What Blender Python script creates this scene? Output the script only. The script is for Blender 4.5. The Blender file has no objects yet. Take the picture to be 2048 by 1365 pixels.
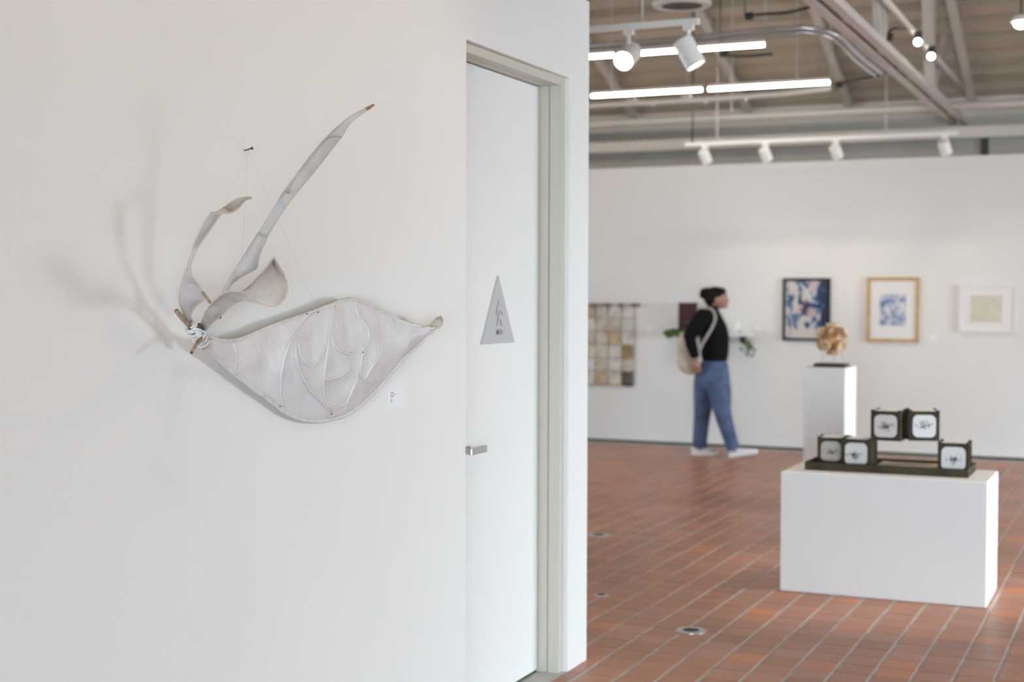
import bpy, bmesh, math, random
from mathutils import Vector, Matrix, noise

random.seed(7)
S = bpy.context.scene
COL = S.collection
R = math.radians

# ------------------------------------------------------------------ camera
CAM_H = 1.577
FPX = 2890.7                                   # focal length in pixels of the 2048 px wide frame
_y, _p, _r = R(24.0226), R(1.748), R(0.171)
FW = Vector((-math.sin(_y) * math.cos(_p), math.cos(_y) * math.cos(_p), -math.sin(_p)))
_r0 = Vector((math.cos(_y), math.sin(_y), 0)); _u0 = _r0.cross(FW)
RT = _r0 * math.cos(_r) + _u0 * math.sin(_r)
UP = _u0 * math.cos(_r) - _r0 * math.sin(_r)
CPOS = Vector((0, 0, CAM_H))
cd = bpy.data.cameras.new('camera'); cam = bpy.data.objects.new('camera', cd); COL.objects.link(cam)
M3 = Matrix((RT, UP, -FW)).transposed()
cam.matrix_world = Matrix.Translation(CPOS) @ M3.to_4x4()
cd.sensor_width = 36; cd.lens = FPX * 36 / 2048
cd.clip_start = .05; cd.clip_end = 200
cd.dof.use_dof = True; cd.dof.focus_distance = 4.15; cd.dof.aperture_fstop = 2.7
S.camera = cam

# ------------------------------------------------------------------ world, exposure
w = bpy.data.worlds.new('world'); S.world = w; w.use_nodes = True
w.node_tree.nodes['Background'].inputs[0].default_value = (.62, .75, .95, 1)
w.node_tree.nodes['Background'].inputs[1].default_value = 1.0
vs = S.view_settings
vs.view_transform = 'Standard'; vs.look = 'None'; vs.gamma = 1; vs.use_curve_mapping = False
vs.exposure = 0.19
cy = S.cycles
cy.max_bounces = 5; cy.diffuse_bounces = 3; cy.glossy_bounces = 2; cy.transmission_bounces = 2; cy.transparent_max_bounces = 4
cy.caustics_reflective = False; cy.caustics_refractive = False
cy.use_adaptive_sampling = True; cy.adaptive_threshold = .08; cy.use_denoising = True; cy.use_light_tree = False

# ------------------------------------------------------------------ daylight at the windows
def area(name, loc, size_y, size_z, direction, power, color, spread=180):
    l = bpy.data.lights.new(name, 'AREA'); l.shape = 'RECTANGLE'
    l.size = size_y; l.size_y = size_z; l.energy = power; l.color = color; l.spread = R(spread)
    o = bpy.data.objects.new(name, l); COL.objects.link(o)
    o.location = loc
    o.rotation_euler = Vector(direction).to_track_quat('-Z', 'Y').to_euler()
    return o
DAY = (.755, .905, 1.0)
WIN = [(6.9, 6.7, 8.8, .6, 2.3, 168), (6.9, 10.2, 12.6, .6, 2.3, 228)]     # x, y0, y1, z0, z1, power
for i, (x, y0, y1, z0, z1, pw) in enumerate(WIN):
    area('daylight', (x - .06, (y0 + y1) / 2, (z0 + z1) / 2), y1 - y0 - .1, z1 - z0 - .1, (-1, 0, -.42), pw, DAY, 95)
BWIN = (-.6, 5.4, .2, 2.1, 385)                                             # window behind the camera: x0, x1, z0, z1, power
area('daylight', ((BWIN[0] + BWIN[1]) / 2, -4.84, (BWIN[2] + BWIN[3]) / 2), BWIN[1] - BWIN[0] - .1, BWIN[3] - BWIN[2] - .1, (0, 1, -.25), BWIN[4], DAY, 110)

FILLWIN = (8.2, 13.0, .6, 2.3, 75)                                             # added window in the unseen left wall, fills the far wall: y0, y1, z0, z1, power
area('daylight', (-8.84, (FILLWIN[0] + FILLWIN[1]) / 2, (FILLWIN[2] + FILLWIN[3]) / 2), FILLWIN[1] - FILLWIN[0] - .1, FILLWIN[3] - FILLWIN[2] - .1, (1, 0, -.2), FILLWIN[4], DAY, 120)  # fill light of the added left window

# ------------------------------------------------------------------ helpers
ORG = {}
def tag(o, label=None, cat=None, group=None, kind=None):
    if label: o['label'] = label
    if cat: o['category'] = cat
    if group: o['group'] = group
    if kind: o['kind'] = kind
    return o
def thing(name, loc, label=None, cat=None, group=None):
    o = bpy.data.objects.new(name, None); COL.objects.link(o)
    o.location = loc; o.empty_display_size = .05
    ORG[o.name] = Vector(loc)
    return tag(o, label, cat, group)
def frames(pts):
    T = []
    for i in range(len(pts)):
        a = pts[max(i - 1, 0)]; b = pts[min(i + 1, len(pts) - 1)]
        T.append((b - a).normalized())
    n = T[0].orthogonal().normalized(); out = []
    for t in T:
        n = (n - t * n.dot(t))
        n = n.normalized() if n.length > 1e-6 else t.orthogonal().normalized()
        out.append((t, n, t.cross(n)))
    return out
def cat_rom(pts, k=6):
    """smooth a list of tuples (any dimension)"""
    P = [tuple(p) for p in pts]; out = []
    n = len(P)
    for i in range(n - 1):
        p0, p1, p2, p3 = P[max(i - 1, 0)], P[i], P[i + 1], P[min(i + 2, n - 1)]
        for j in range(k):
            t = j / k; t2 = t * t; t3 = t2 * t
            out.append(tuple(.5 * (2 * b + (c - a) * t + (2 * a - 5 * b + 4 * c - d) * t2 + (3 * b - a - 3 * c + d) * t3) for a, b, c, d in zip(p0, p1, p2, p3)))
    out.append(P[-1]); return out
class MB:
    def __init__(s): s.v = []; s.f = []
    def add(s, vs, fs):
        b = len(s.v); s.v += [Vector(v) for v in vs]; s.f += [tuple(b + i for i in f) for f in fs]; return s
    def box(s, x0, x1, y0, y1, z0, z1):
        return s.add([(x0, y0, z0), (x1, y0, z0), (x1, y1, z0), (x0, y1, z0), (x0, y0, z1), (x1, y0, z1), (x1, y1, z1), (x0, y1, z1)],
                     [(0, 3, 2, 1), (4, 5, 6, 7), (0, 1, 5, 4), (1, 2, 6, 5), (2, 3, 7, 6), (3, 0, 4, 7)])
    def beam(s, a, b, wd, ht, up=(0, 0, 1)):
        a, b = Vector(a), Vector(b); t = (b - a).normalized(); sd = t.cross(Vector(up)).normalized(); u = sd.cross(t)
        q = []
        for p in (a, b):
            for i, j in ((-1, -1), (1, -1), (1, 1), (-1, 1)): q.append(p + sd * i * wd / 2 + u * j * ht / 2)
        return s.add(q, [(0, 1, 2, 3), (7, 6, 5, 4), (0, 4, 5, 1), (1, 5, 6, 2), (2, 6, 7, 3), (3, 7, 4, 0)])
    def tube(s, pts, r, n=8, caps=True):
        pts = [Vector(p) for p in pts]; F = frames(pts); rr = r if isinstance(r, (list, tuple)) else [r] * len(pts)
        vs = []; fs = []
        for p, (t, a, b), q in zip(pts, F, rr):
            for k in range(n):
                an = 2 * math.pi * k / n; vs.append(p + (a * math.cos(an) + b * math.sin(an)) * q)
        for i in range(len(pts) - 1):
            for k in range(n):
                k2 = (k + 1) % n; fs.append((i * n + k, i * n + k2, (i + 1) * n + k2, (i + 1) * n + k))
        if caps:
            fs.append(tuple(reversed(range(n)))); fs.append(tuple((len(pts) - 1) * n + k for k in range(n)))
        return s.add(vs, fs)
    def rings(s, rs, n=20, caps=True):
        """horizontal ellipses: (x, y, z, rx, ry)"""
        vs = []; fs = []
        for x, y, z, rx, ry in rs:
            for k in range(n):
                an = 2 * math.pi * k / n; vs.append((x + rx * math.cos(an), y + ry * math.sin(an), z))
        for i in range(len(rs) - 1):
            for k in range(n):
                k2 = (k + 1) % n; fs.append((i * n + k, i * n + k2, (i + 1) * n + k2, (i + 1) * n + k))
        if caps: fs.append(tuple(reversed(range(n)))); fs.append(tuple((len(rs) - 1) * n + k for k in range(n)))
        return s.add(vs, fs)
    def ball(s, c, r, n=16, m=10, rot=None):
        r = r if isinstance(r, (list, tuple)) else (r, r, r); c = Vector(c)
        vs = []; fs = []
        for i in range(m + 1):
            ph = math.pi * i / m
            for k in range(n):
                th = 2 * math.pi * k / n
                d = Vector((r[0] * math.sin(ph) * math.cos(th), r[1] * math.sin(ph) * math.sin(th), r[2] * math.cos(ph)))
                if rot: d = rot @ d
                vs.append(c + d)
        for i in range(m):
            for k in range(n):
                k2 = (k + 1) % n; fs.append((i * n + k, (i + 1) * n + k, (i + 1) * n + k2, i * n + k2))
        return s.add(vs, fs)
    def spin(s, o, d, prof, n=24):
        """surface of revolution about the axis o + d*h through (h, r)"""
        o, d = Vector(o), Vector(d).normalized(); a = d.orthogonal().normalized(); b = d.cross(a); vs = []; fs = []
        for h, r in prof:
            for k in range(n): vs.append(o + d * h + (a * math.cos(2 * math.pi * k / n) + b * math.sin(2 * math.pi * k / n)) * max(r, 1e-5))
        for i in range(len(prof) - 1):
            for k in range(n): fs.append((i * n + k, i * n + (k + 1) % n, (i + 1) * n + (k + 1) % n, (i + 1) * n + k))
        return s.add(vs, fs)
    def grid(s, G):
        b = len(s.v); nj = len(G[0])
        for row in G: s.v += [Vector(p) for p in row]
        for i in range(len(G) - 1):
            for j in range(nj - 1): s.f.append((b + i * nj + j, b + i * nj + j + 1, b + (i + 1) * nj + j + 1, b + (i + 1) * nj + j))
        return s
    def extrude_profile(s, prof, a, b, ax, ay):
        """closed 2D profile (u,v) swept from a to b with axes ax, ay"""
        a, b, ax, ay = Vector(a), Vector(b), Vector(ax), Vector(ay); n = len(prof)
        vs = [p + ax * u + ay * v for p in (a, b) for u, v in prof]
        fs = [(i, (i + 1) % n, n + (i + 1) % n, n + i) for i in range(n)] + [tuple(reversed(range(n))), tuple(range(n, 2 * n))]
        return s.add(vs, fs)
    def build(s, name, mat, parent=None, smooth=False, bevel=0, fix=True):
        root = parent
        while root is not None and root.parent is not None: root = root.parent
        if root is not None: org = ORG.get(root.name, Vector((0, 0, 0)))
        else:
            lo = [min(v[i] for v in s.v) for i in range(3)]; hi = [max(v[i] for v in s.v) for i in range(3)]
            org = Vector(((lo[0] + hi[0]) / 2, (lo[1] + hi[1]) / 2, lo[2]))
        me = bpy.data.meshes.new(name)
        me.from_pydata([v - org for v in s.v], [], s.f)
        if fix:
            bm = bmesh.new(); bm.from_mesh(me)
            bmesh.ops.remove_doubles(bm, verts=bm.verts, dist=1e-6)
            bmesh.ops.recalc_face_normals(bm, faces=bm.faces); bm.to_mesh(me); bm.free()
        if smooth:
            for p in me.polygons: p.use_smooth = True
        me.materials.append(mat)
        o = bpy.data.objects.new(name, me); COL.objects.link(o)
        if root is None: o.location = org; ORG[o.name] = org
        else: o.parent = parent
        if bevel:
            m = o.modifiers.new('bevel', 'BEVEL'); m.width = bevel; m.segments = 2; m.limit_method = 'ANGLE'
        return o
def ellipsoid(c, r, **k): return MB().ball(c, r, **k)

# ------------------------------------------------------------------ materials
def mk(name, color, rough=.6, metal=0, spec=.5, var=0, vscale=8, bump=0, bscale=60, var2=None, emit=None, estr=0, sub=0, detail=4):
    m = bpy.data.materials.new(name); m.use_nodes = True
    nt = m.node_tree; b = nt.nodes['Principled BSDF']
    b.inputs['Base Color'].default_value = (*color, 1); b.inputs['Roughness'].default_value = rough
    b.inputs['Metallic'].default_value = metal; b.inputs['Specular IOR Level'].default_value = spec
    if sub:
        b.inputs['Subsurface Weight'].default_value = sub; b.inputs['Subsurface Radius'].default_value = (.02, .015, .01); b.inputs['Subsurface Scale'].default_value = .1
    if emit: b.inputs['Emission Color'].default_value = (*emit, 1); b.inputs['Emission Strength'].default_value = estr
    tc = nt.nodes.new('ShaderNodeTexCoord')
    if var:
        n = nt.nodes.new('ShaderNodeTexNoise'); n.inputs['Scale'].default_value = vscale; n.inputs['Detail'].default_value = detail
        nt.links.new(tc.outputs['Object'], n.inputs['Vector'])
        r = nt.nodes.new('ShaderNodeValToRGB')
        c2 = var2 or tuple(max(0, c * (1 - var)) for c in color)
        r.color_ramp.elements[0].color = (*c2, 1); r.color_ramp.elements[1].color = (*color, 1)
        r.color_ramp.elements[0].position = .32; r.color_ramp.elements[1].position = .62
        nt.links.new(n.outputs['Fac'], r.inputs['Fac']); nt.links.new(r.outputs['Color'], b.inputs['Base Color'])
    if bump:
        n2 = nt.nodes.new('ShaderNodeTexNoise'); n2.inputs['Scale'].default_value = bscale; n2.inputs['Detail'].default_value = 5
        nt.links.new(tc.outputs['Object'], n2.inputs['Vector'])
        bp = nt.nodes.new('ShaderNodeBump'); bp.inputs['Strength'].default_value = bump; bp.inputs['Distance'].default_value = .003
        nt.links.new(n2.outputs['Fac'], bp.inputs['Height']); nt.links.new(bp.outputs['Normal'], b.inputs['Normal'])
    return m
M = {}
M['wall'] = mk('white_wall_paint', (.83, .825, .81), .7, spec=.3, var=.015, vscale=1.5, detail=1)
M['wall_far'] = mk('far_wall_paint', (.80, .785, .765), .7, spec=.3, var=.02, vscale=1.2, detail=1)
M['door'] = mk('door_paint', (.83, .825, .81), .5, spec=.35, var=.015, vscale=2)
M['frame'] = mk('door_frame_paint', (.58, .55, .475), .4, spec=.5)
M['near_black'] = mk('black_fill', (.03, .03, .03), .7)  # black for the painted shade in the door gaps and for outlet caps
M['ceil'] = mk('beige_deck_paint', (.46, .395, .31), .65, spec=.3, var=.06, vscale=2.5)
M['steel'] = mk('beige_steel_paint', (.55, .505, .46), .5, spec=.4, var=.05, vscale=4)
M['pale'] = mk('pale_steel_paint', (.66, .62, .56), .5, spec=.4, var=.04, vscale=4)
M['zinc'] = mk('galvanised_conduit', (.55, .57, .60), .3, .8, var=.12, vscale=12)
M['cable'] = mk('black_cable', (.02, .02, .018), .5)
M['lampw'] = mk('white_lamp_paint', (.85, .84, .81), .35, spec=.5)
M['led'] = mk('led_tube', (1, 1, 1), .4, emit=(1.0, .90, .76), estr=28)
M['bulb'] = mk('lamp_face', (1, 1, 1), .4, emit=(1.0, .93, .82), estr=14)
M['bulbdim'] = mk('lamp_face_dim', (.9, .9, .9), .4, emit=(1.0, .93, .82), estr=2.5)
for _n in ('bulb', 'bulbdim'): M[_n].cycles.emission_sampling = 'NONE'      # the beams of these lamps are spot lights
M['plinth'] = mk('plinth_paint', (.82, .815, .81), .6, spec=.3, var=.015, vscale=3)
M['base_strip'] = mk('dark_base_strip', (.02, .016, .013), .8, spec=.1)
M['grout'] = mk('grey_grout', (.60, .56, .52), .85, var=.25, vscale=9)
M['chrome'] = mk('satin_steel', (.55, .55, .56), .32, .9)
M['sign'] = mk('grey_sign_plastic', (.50, .50, .505), .5)
M['sign_shade_text'] = mk('sign_shade_and_text', (.25, .25, .26), .5)  # darker grey for the figure's painted edge shading and the lettering
M['paper'] = mk('white_card', (.85, .85, .88), .6)
M['ink'] = mk('printed_ink', (.22, .22, .26), .7)
M['nail'] = mk('rusty_nail', (.10, .055, .03), .5, .6)
M['thread'] = mk('fine_thread', (.60, .59, .57), .5)
M['stick'] = mk('bare_twig', (.42, .30, .19), .7, var=.5, vscale=60)
M['sticktip'] = mk('brown_twig_tip', (.36, .20, .10), .7, var=.5, vscale=80)
M['darkwire'] = mk('dark_wire', (.10, .085, .06), .5, .5)
M['wood_dark'] = mk('dark_olive_wood', (.060, .048, .026), .6, spec=.2, var=.35, vscale=14, bump=.15, bscale=40)
M['copper'] = mk('copper_mosaic', (.55, .36, .18), .45, var=.6, vscale=55, var2=(.62, .52, .42))
M['black'] = mk('black_lacquer', (.012, .014, .013), .35)
M['gold'] = mk('honey_wood_frame', (.60, .40, .17), .45, var=.25, vscale=18)
M['blackgreen'] = mk('black_green_frame', (.008, .016, .012), .7, spec=.12)
M['whiteframe'] = mk('white_frame', (.80, .785, .77), .5)
M['mat'] = mk('picture_mat', (.82, .80, .79), .7)
M['skin'] = mk('skin', (.36, .19, .13), .5, var=.1, vscale=9)
M['hair'] = mk('dark_hair', (.010, .007, .006), .75, spec=.15, bump=.8, bscale=80)
M['sweater'] = mk('black_knit', (.006, .006, .0065), .9, spec=.15, bump=.4, bscale=120)
M['jeans'] = mk('blue_denim', (.105, .145, .255), .85, spec=.2, var=.35, vscale=7, bump=.3, bscale=90)
M['shoe'] = mk('white_canvas', (.78, .76, .76), .7, var=.06)
M['tote'] = mk('cream_tote', (.62, .53, .41), .85, var=.28, vscale=9, bump=.3)
M['strap'] = mk('grey_white_strap', (.42, .39, .36), .8)
M['eye'] = mk('eye', (.02, .015, .012), .3)
M['book'] = mk('maroon_cover', (.055, .012, .016), .5, var=.3, vscale=20)
M['pages'] = mk('book_pages', (.6, .52, .4), .8)
M['moss'] = mk('moss', (.09, .16, .03), .9, var=.75, vscale=30, bump=1, bscale=50)
M['leafy'] = mk('leaf_green', (.13, .20, .05), .7, var=.6, vscale=40)
M['soil'] = mk('bark', (.10, .055, .03), .9, var=.5, vscale=40)
M['ceramic'] = mk('white_ceramic', (.80, .79, .77), .3)
M['rod'] = mk('brown_rod', (.20, .085, .025), .5, var=.4, vscale=25)
M['glass'] = mk('window_glass', (.9, .95, 1), .05)
_g = M['glass'].node_tree; _t = _g.nodes.new('ShaderNodeBsdfTransparent'); _x = _g.nodes.new('ShaderNodeMixShader'); _x.inputs[0].default_value = .12
_g.links.new(_t.outputs[0], _x.inputs[1]); _g.links.new(_g.nodes['Principled BSDF'].outputs[0], _x.inputs[2]); _g.links.new(_x.outputs[0], _g.nodes['Material Output'].inputs[0])
M['alu'] = mk('window_frame', (.25, .25, .25), .4, .5)

def fabric(name, c1, c2):
    m = mk(name, c1, .8, spec=.2, var=.3, vscale=16, var2=c2, detail=6)
    nt = m.node_tree; b = nt.nodes['Principled BSDF']; tc = [n for n in nt.nodes if n.type == 'TEX_COORD'][0]
    n1 = nt.nodes.new('ShaderNodeTexNoise'); n1.inputs['Scale'].default_value = 28; n1.inputs['Detail'].default_value = 8; n1.inputs['Distortion'].default_value = 1.6
    n2 = nt.nodes.new('ShaderNodeTexWave'); n2.wave_type = 'BANDS'; n2.inputs['Scale'].default_value = 14; n2.inputs['Distortion'].default_value = 14; n2.inputs['Detail'].default_value = 3; n2.inputs['Detail Scale'].default_value = 1.4
    mp = nt.nodes.new('ShaderNodeMapping'); mp.inputs['Rotation'].default_value = (.6, .2, .4); mp.inputs['Scale'].default_value = (1, 1, .45)
    nt.links.new(tc.outputs['Object'], mp.inputs[0])
    for n in (n1, n2): nt.links.new(mp.outputs[0], n.inputs['Vector'])
    ad = nt.nodes.new('ShaderNodeMath'); ad.operation = 'MULTIPLY_ADD'; ad.inputs[1].default_value = .45
    nt.links.new(n2.outputs['Fac'], ad.inputs[0]); nt.links.new(n1.outputs['Fac'], ad.inputs[2])
    bp = nt.nodes.new('ShaderNodeBump'); bp.inputs['Strength'].default_value = .32; bp.inputs['Distance'].default_value = .005
    nt.links.new(ad.outputs[0], bp.inputs['Height']); nt.links.new(bp.outputs['Normal'], b.inputs['Normal'])
    tr = nt.nodes.new('ShaderNodeBsdfTranslucent'); tr.inputs['Color'].default_value = (*c1, 1)
    mx = nt.nodes.new('ShaderNodeMixShader'); mx.inputs[0].default_value = .22
    nt.links.new(b.outputs[0], mx.inputs[1]); nt.links.new(tr.outputs[0], mx.inputs[2])
    nt.links.new(mx.outputs[0], nt.nodes['Material Output'].inputs[0])
    return m
M['fab'] = fabric('white_wax_cloth', (.88, .865, .875), (.80, .78, .78))
M['fab2'] = fabric('grey_wax_cloth', (.65, .62, .61), (.54, .505, .485))
M['fab3'] = fabric('beige_wax_cloth', (.70, .655, .59), (.60, .535, .455))
M['cord'] = mk('wrapped_cord', (.74, .715, .70), .8, spec=.2, var=.15, vscale=40, bump=.6, bscale=200)
M['cordb'] = mk('beige_cord', (.64, .57, .49), .8, spec=.2, var=.25, vscale=40, bump=.5, bscale=200)

TPX, TPY, TX0, TY0 = .159, .156, -2.016 - .159 * 40, .0
def tile_material():
    m = bpy.data.materials.new('quarry_tile'); m.use_nodes = True; nt = m.node_tree; b = nt.nodes['Principled BSDF']; L = nt.links.new
    g = nt.nodes.new('ShaderNodeNewGeometry'); sp = nt.nodes.new('ShaderNodeSeparateXYZ'); L(g.outputs['Position'], sp.inputs[0])
    def cell(out, off, pitch):
        a = nt.nodes.new('ShaderNodeMath'); a.operation = 'SUBTRACT'; a.inputs[1].default_value = off; L(out, a.inputs[0])
        d = nt.nodes.new('ShaderNodeMath'); d.operation = 'DIVIDE'; d.inputs[1].default_value = pitch; L(a.outputs[0], d.inputs[0])
        f = nt.nodes.new('ShaderNodeMath'); f.operation = 'FLOOR'; L(d.outputs[0], f.inputs[0]); return f.outputs[0]
    cb = nt.nodes.new('ShaderNodeCombineXYZ'); L(cell(sp.outputs[0], TX0, TPX), cb.inputs[0]); L(cell(sp.outputs[1], TY0, TPY), cb.inputs[1])
    wn = nt.nodes.new('ShaderNodeTexWhiteNoise'); wn.noise_dimensions = '2D'; L(cb.outputs[0], wn.inputs['Vector'])
    r = nt.nodes.new('ShaderNodeValToRGB'); L(wn.outputs['Value'], r.inputs[0])
    e = r.color_ramp.elements; e[0].color = (.40, .178, .102, 1); e[0].position = 0
    e[1].color = (.64, .235, .100, 1); e[1].position = 1
    for p, c in ((.25, (.47, .20, .113)), (.6, (.49, .21, .127)), (.85, (.51, .24, .155)), (.95, (.57, .215, .102))):
        q = e.new(p); q.color = (*c, 1)
    n = nt.nodes.new('ShaderNodeTexNoise'); n.inputs['Scale'].default_value = 1.1; n.inputs['Detail'].default_value = 5; L(g.outputs['Position'], n.inputs['Vector'])
    n2 = nt.nodes.new('ShaderNodeTexNoise'); n2.inputs['Scale'].default_value = 45; n2.inputs['Detail'].default_value = 3; L(g.outputs['Position'], n2.inputs['Vector'])
    mr = nt.nodes.new('ShaderNodeMapRange'); mr.inputs[1].default_value = .3; mr.inputs[2].default_value = .7; mr.inputs[3].default_value = .80; mr.inputs[4].default_value = 1.08; L(n.outputs['Fac'], mr.inputs[0])
    mr2 = nt.nodes.new('ShaderNodeMapRange'); mr2.inputs[1].default_value = .3; mr2.inputs[2].default_value = .7; mr2.inputs[3].default_value = .90; mr2.inputs[4].default_value = 1.06; L(n2.outputs['Fac'], mr2.inputs[0])
    mm = nt.nodes.new('ShaderNodeMath'); mm.operation = 'MULTIPLY'; L(mr.outputs[0], mm.inputs[0]); L(mr2.outputs[0], mm.inputs[1])
    vm = nt.nodes.new('ShaderNodeVectorMath'); vm.operation = 'SCALE'; L(r.outputs[0], vm.inputs[0]); L(mm.outputs[0], vm.inputs['Scale'])
    L(vm.outputs[0], b.inputs['Base Color'])
    b.inputs['Roughness'].default_value = .36; b.inputs['Specular IOR Level'].default_value = .28
    bp = nt.nodes.new('ShaderNodeBump'); bp.inputs['Strength'].default_value = .25; bp.inputs['Distance'].default_value = .002; L(n2.outputs['Fac'], bp.inputs['Height']); L(bp.outputs[0], b.inputs['Normal'])
    return m
M['tile'] = tile_material()

# ------------------------------------------------------------------ room constants (metres)
WX = -2.2405        # face of the near partition
DY0, DY1 = 4.623, 5.607   # door opening
DZ = 2.487
WH = 2.843; WEND = 5.831
FY = 14.818; FH = 2.977   # far gallery wall
EAVE_Y, EAVE_Z, SL = 15.45, 3.63, .40
RIDGE_Y = 6.5; XL, XR = -9.0, 7.0; YB = -5.0

def st(name, mb, mat, parent=None, **k):
    o = mb.build(name, mat, parent, **k)
    if parent is None: o['kind'] = 'structure'
    return o

# floor slab and tiles
floor = st('floor', MB().box(XL, XR, YB, 15.6, -.12, -.002), M['grout'])
def tile_mesh():
    hx, hy = (TPX - .0155) / 2, (TPY - .0045) / 2; c = .0012
    mb = MB()
    vs = [(-hx, -hy, -.008), (hx, -hy, -.008), (hx, hy, -.008), (-hx, hy, -.008),
          (-hx, -hy, -c), (hx, -hy, -c), (hx, hy, -c), (-hx, hy, -c),
          (-hx + c, -hy + c, 0), (hx - c, -hy + c, 0), (hx - c, hy - c, 0), (-hx + c, hy - c, 0)]
    fs = [(8, 9, 10, 11)] + [(i, (i + 1) % 4, 4 + (i + 1) % 4, 4 + i) for i in range(4)] + [(4 + i, 4 + (i + 1) % 4, 8 + (i + 1) % 4, 8 + i) for i in range(4)]
    return vs, fs
TV, TF = tile_mesh()
cells = []
for i in range(101):
    for j in range(-32, 95):
        x = TX0 + (i + .5) * TPX; y = TY0 + (j + .5) * TPY
        if not (XL + .1 < x < XR - .1 and YB + .1 < y < FY - .085): continue
        if x < WX - .02 and y < WEND - .08: continue                # inside the partitioned block
        d = Vector((x, y, 0)) - CPOS; dz = d.dot(FW)
        vis = False
        if dz > 1:
            px = 1024 + FPX * d.dot(RT) / dz; py = 682.5 - FPX * d.dot(UP) / dz
            vis = 1165 < px < 2055 and py < 1385 and not (-1.83 < x < -.76 and 7.6 < y < 8.9)
        cells.append((0 if vis else 1, dz if vis else 0, x, y))
cells.sort()
tm = bpy.data.meshes.new('tile'); tm.from_pydata(TV, [], TF); tm.materials.append(M['tile'])
tile0 = None
for k, (hid, dz, x, y) in enumerate(cells[:300]):
    o = bpy.data.objects.new('tile', tm) if tile0 is None else tile0.copy()
    if tile0 is None: tile0 = o
    COL.objects.link(o); o.parent = floor
    o.location = Vector((x, y, random.uniform(-.0006, .0006))) - ORG['floor']
tb = MB()
for hid, dz, x, y in cells[300:]:
    tb.add([(x + a, y + b_, c) for a, b_, c in TV], TF)
far_tiles = tb.build('tile_field', M['tile'], floor, fix=False); far_tiles['kind'] = 'stuff'

# near partition with the door opening
mb = MB()
mb.box(WX - .2, WX, YB, DY0, 0, WH).box(WX - .2, WX, DY0, DY1, DZ, WH).box(WX - .2, WX, DY1, WEND, 0, WH)
wall_left = st('wall_left', mb, M['wall'])
st('wall_left_return', MB().box(-7, WX - .2, WEND - .2, WEND, 0, WH), M['wall'])
st('ceiling_restroom', MB().box(-7, WX - .2, YB, WEND - .2, WH - .1, WH), M['wall'])
# far gallery wall, base gap, wall above
st('wall_far', MB().box(XL, XR, FY, FY + .14, .026, FH), M['wall_far'])
st('baseboard_far', MB().box(XL, XR, FY + .012, FY + .1, 0, .026), M['base_strip'])  # dark strip set back under the wall
st('wall_far_upper', MB().box(XL, XR, 15.45, 15.6, 0, 3.75), M['pale'])
def holed(name, axis, c0, c1, a0, a1, H, holes):
    """wall along axis ('y' or 'x') with rectangular openings (a0, a1, z0, z1)"""
    mb = MB()
    def b(p, q, z0, z1):
        if q - p > 1e-4 and z1 - z0 > 1e-4: mb.box(c0, c1, p, q, z0, z1) if axis == 'y' else mb.box(p, q, c0, c1, z0, z1)
    cur = a0
    for h0, h1, z0, z1 in holes:
        b(cur, h0, 0, H); b(h0, h1, 0, z0); b(h0, h1, z1, H); cur = h1
    b(cur, a1, 0, H)
    return st(name, mb, M['wall'])
holed('wall_side_left', 'y', XL - .15, XL, YB, 15.6, 8.2, [FILLWIN[:4]])
holed('wall_right', 'y', XR, XR + .15, YB, 15.6, 8.2, [(a[1], a[2], a[3], a[4]) for a in WIN])
holed('wall_back', 'x', YB - .15, YB, XL, XR, 8.2, [(BWIN[0], BWIN[1], BWIN[2], BWIN[3])])
def window(n, fn, a0, a1, z0, z1, bars):
    mb = MB(); t = .05
    fn(mb, a0, a1, z0, z0 + t); fn(mb, a0, a1, z1 - t, z1); fn(mb, a0, a0 + t, z0 + t, z1 - t); fn(mb, a1 - t, a1, z0 + t, z1 - t)
    for k in range(1, bars):
        c = a0 + (a1 - a0) * k / bars; fn(mb, c - t / 2, c + t / 2, z0 + t, z1 - t)
    o = st('window_%d' % n, mb, M['alu'])
    for k in range(bars):
        p = a0 + (a1 - a0) * k / bars + .03; q = a0 + (a1 - a0) * (k + 1) / bars - .03
        g = MB(); fn(g, p, q, z0 + t, z1 - t, thin=True); g.build('pane', M['glass'], o)
for i, a in enumerate(WIN):
    window(i + 1, lambda mb, p, q, z0, z1, thin=False: mb.box(XR + (.07 if thin else .05), XR + (.076 if thin else .1), p, q, z0, z1), a[1], a[2], a[3], a[4], 2)
window(4, lambda mb, p, q, z0, z1, thin=False: mb.box(XL - (.076 if thin else .1), XL - (.07 if thin else .05), p, q, z0, z1), FILLWIN[0], FILLWIN[1], FILLWIN[2], FILLWIN[3], 3)  # added window, put in for fill light on the far wall
window(3, lambda mb, p, q, z0, z1, thin=False: mb.box(p, q, YB - (.076 if thin else .1), YB - (.07 if thin else .05), z0, z1), BWIN[0], BWIN[1], BWIN[2], BWIN[3], 4)

# door: painted steel frame set into the opening, leaf, handle
FX1 = WX - .0225          # face of the frame
JY = 5.563                # inner side of the jamb
HZ = 2.452                # underside of the head
mb = MB()
def prof_jamb(side):
    s = 1 if side == 'far' else -1
    a = DY1 if side == 'far' else DY0; j = JY if side == 'far' else DY0 + (DY1 - JY)
    f = lambda d: (min(a, j + d * s), max(a, j + d * s))
    y0, y1 = f(0); mb.box(FX1 - .047, FX1, y0, y1, 0, DZ)
    y0, y1 = f(.006); mb.box(FX1 - .052, FX1 - .047, y0, y1, 0, DZ)
    y0, y1 = f(.0); mb.box(FX1 - .15, FX1 - .052, y0, y1, 0, DZ)
prof_jamb('far'); prof_jamb('near')
mb.box(FX1 - .047, FX1, DY0 + .044, JY, HZ, DZ); mb.box(FX1 - .052, FX1 - .047, DY0 + .044, JY, HZ + .006, DZ); mb.box(FX1 - .15, FX1 - .052, DY0 + .044, JY, HZ, DZ)
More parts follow.
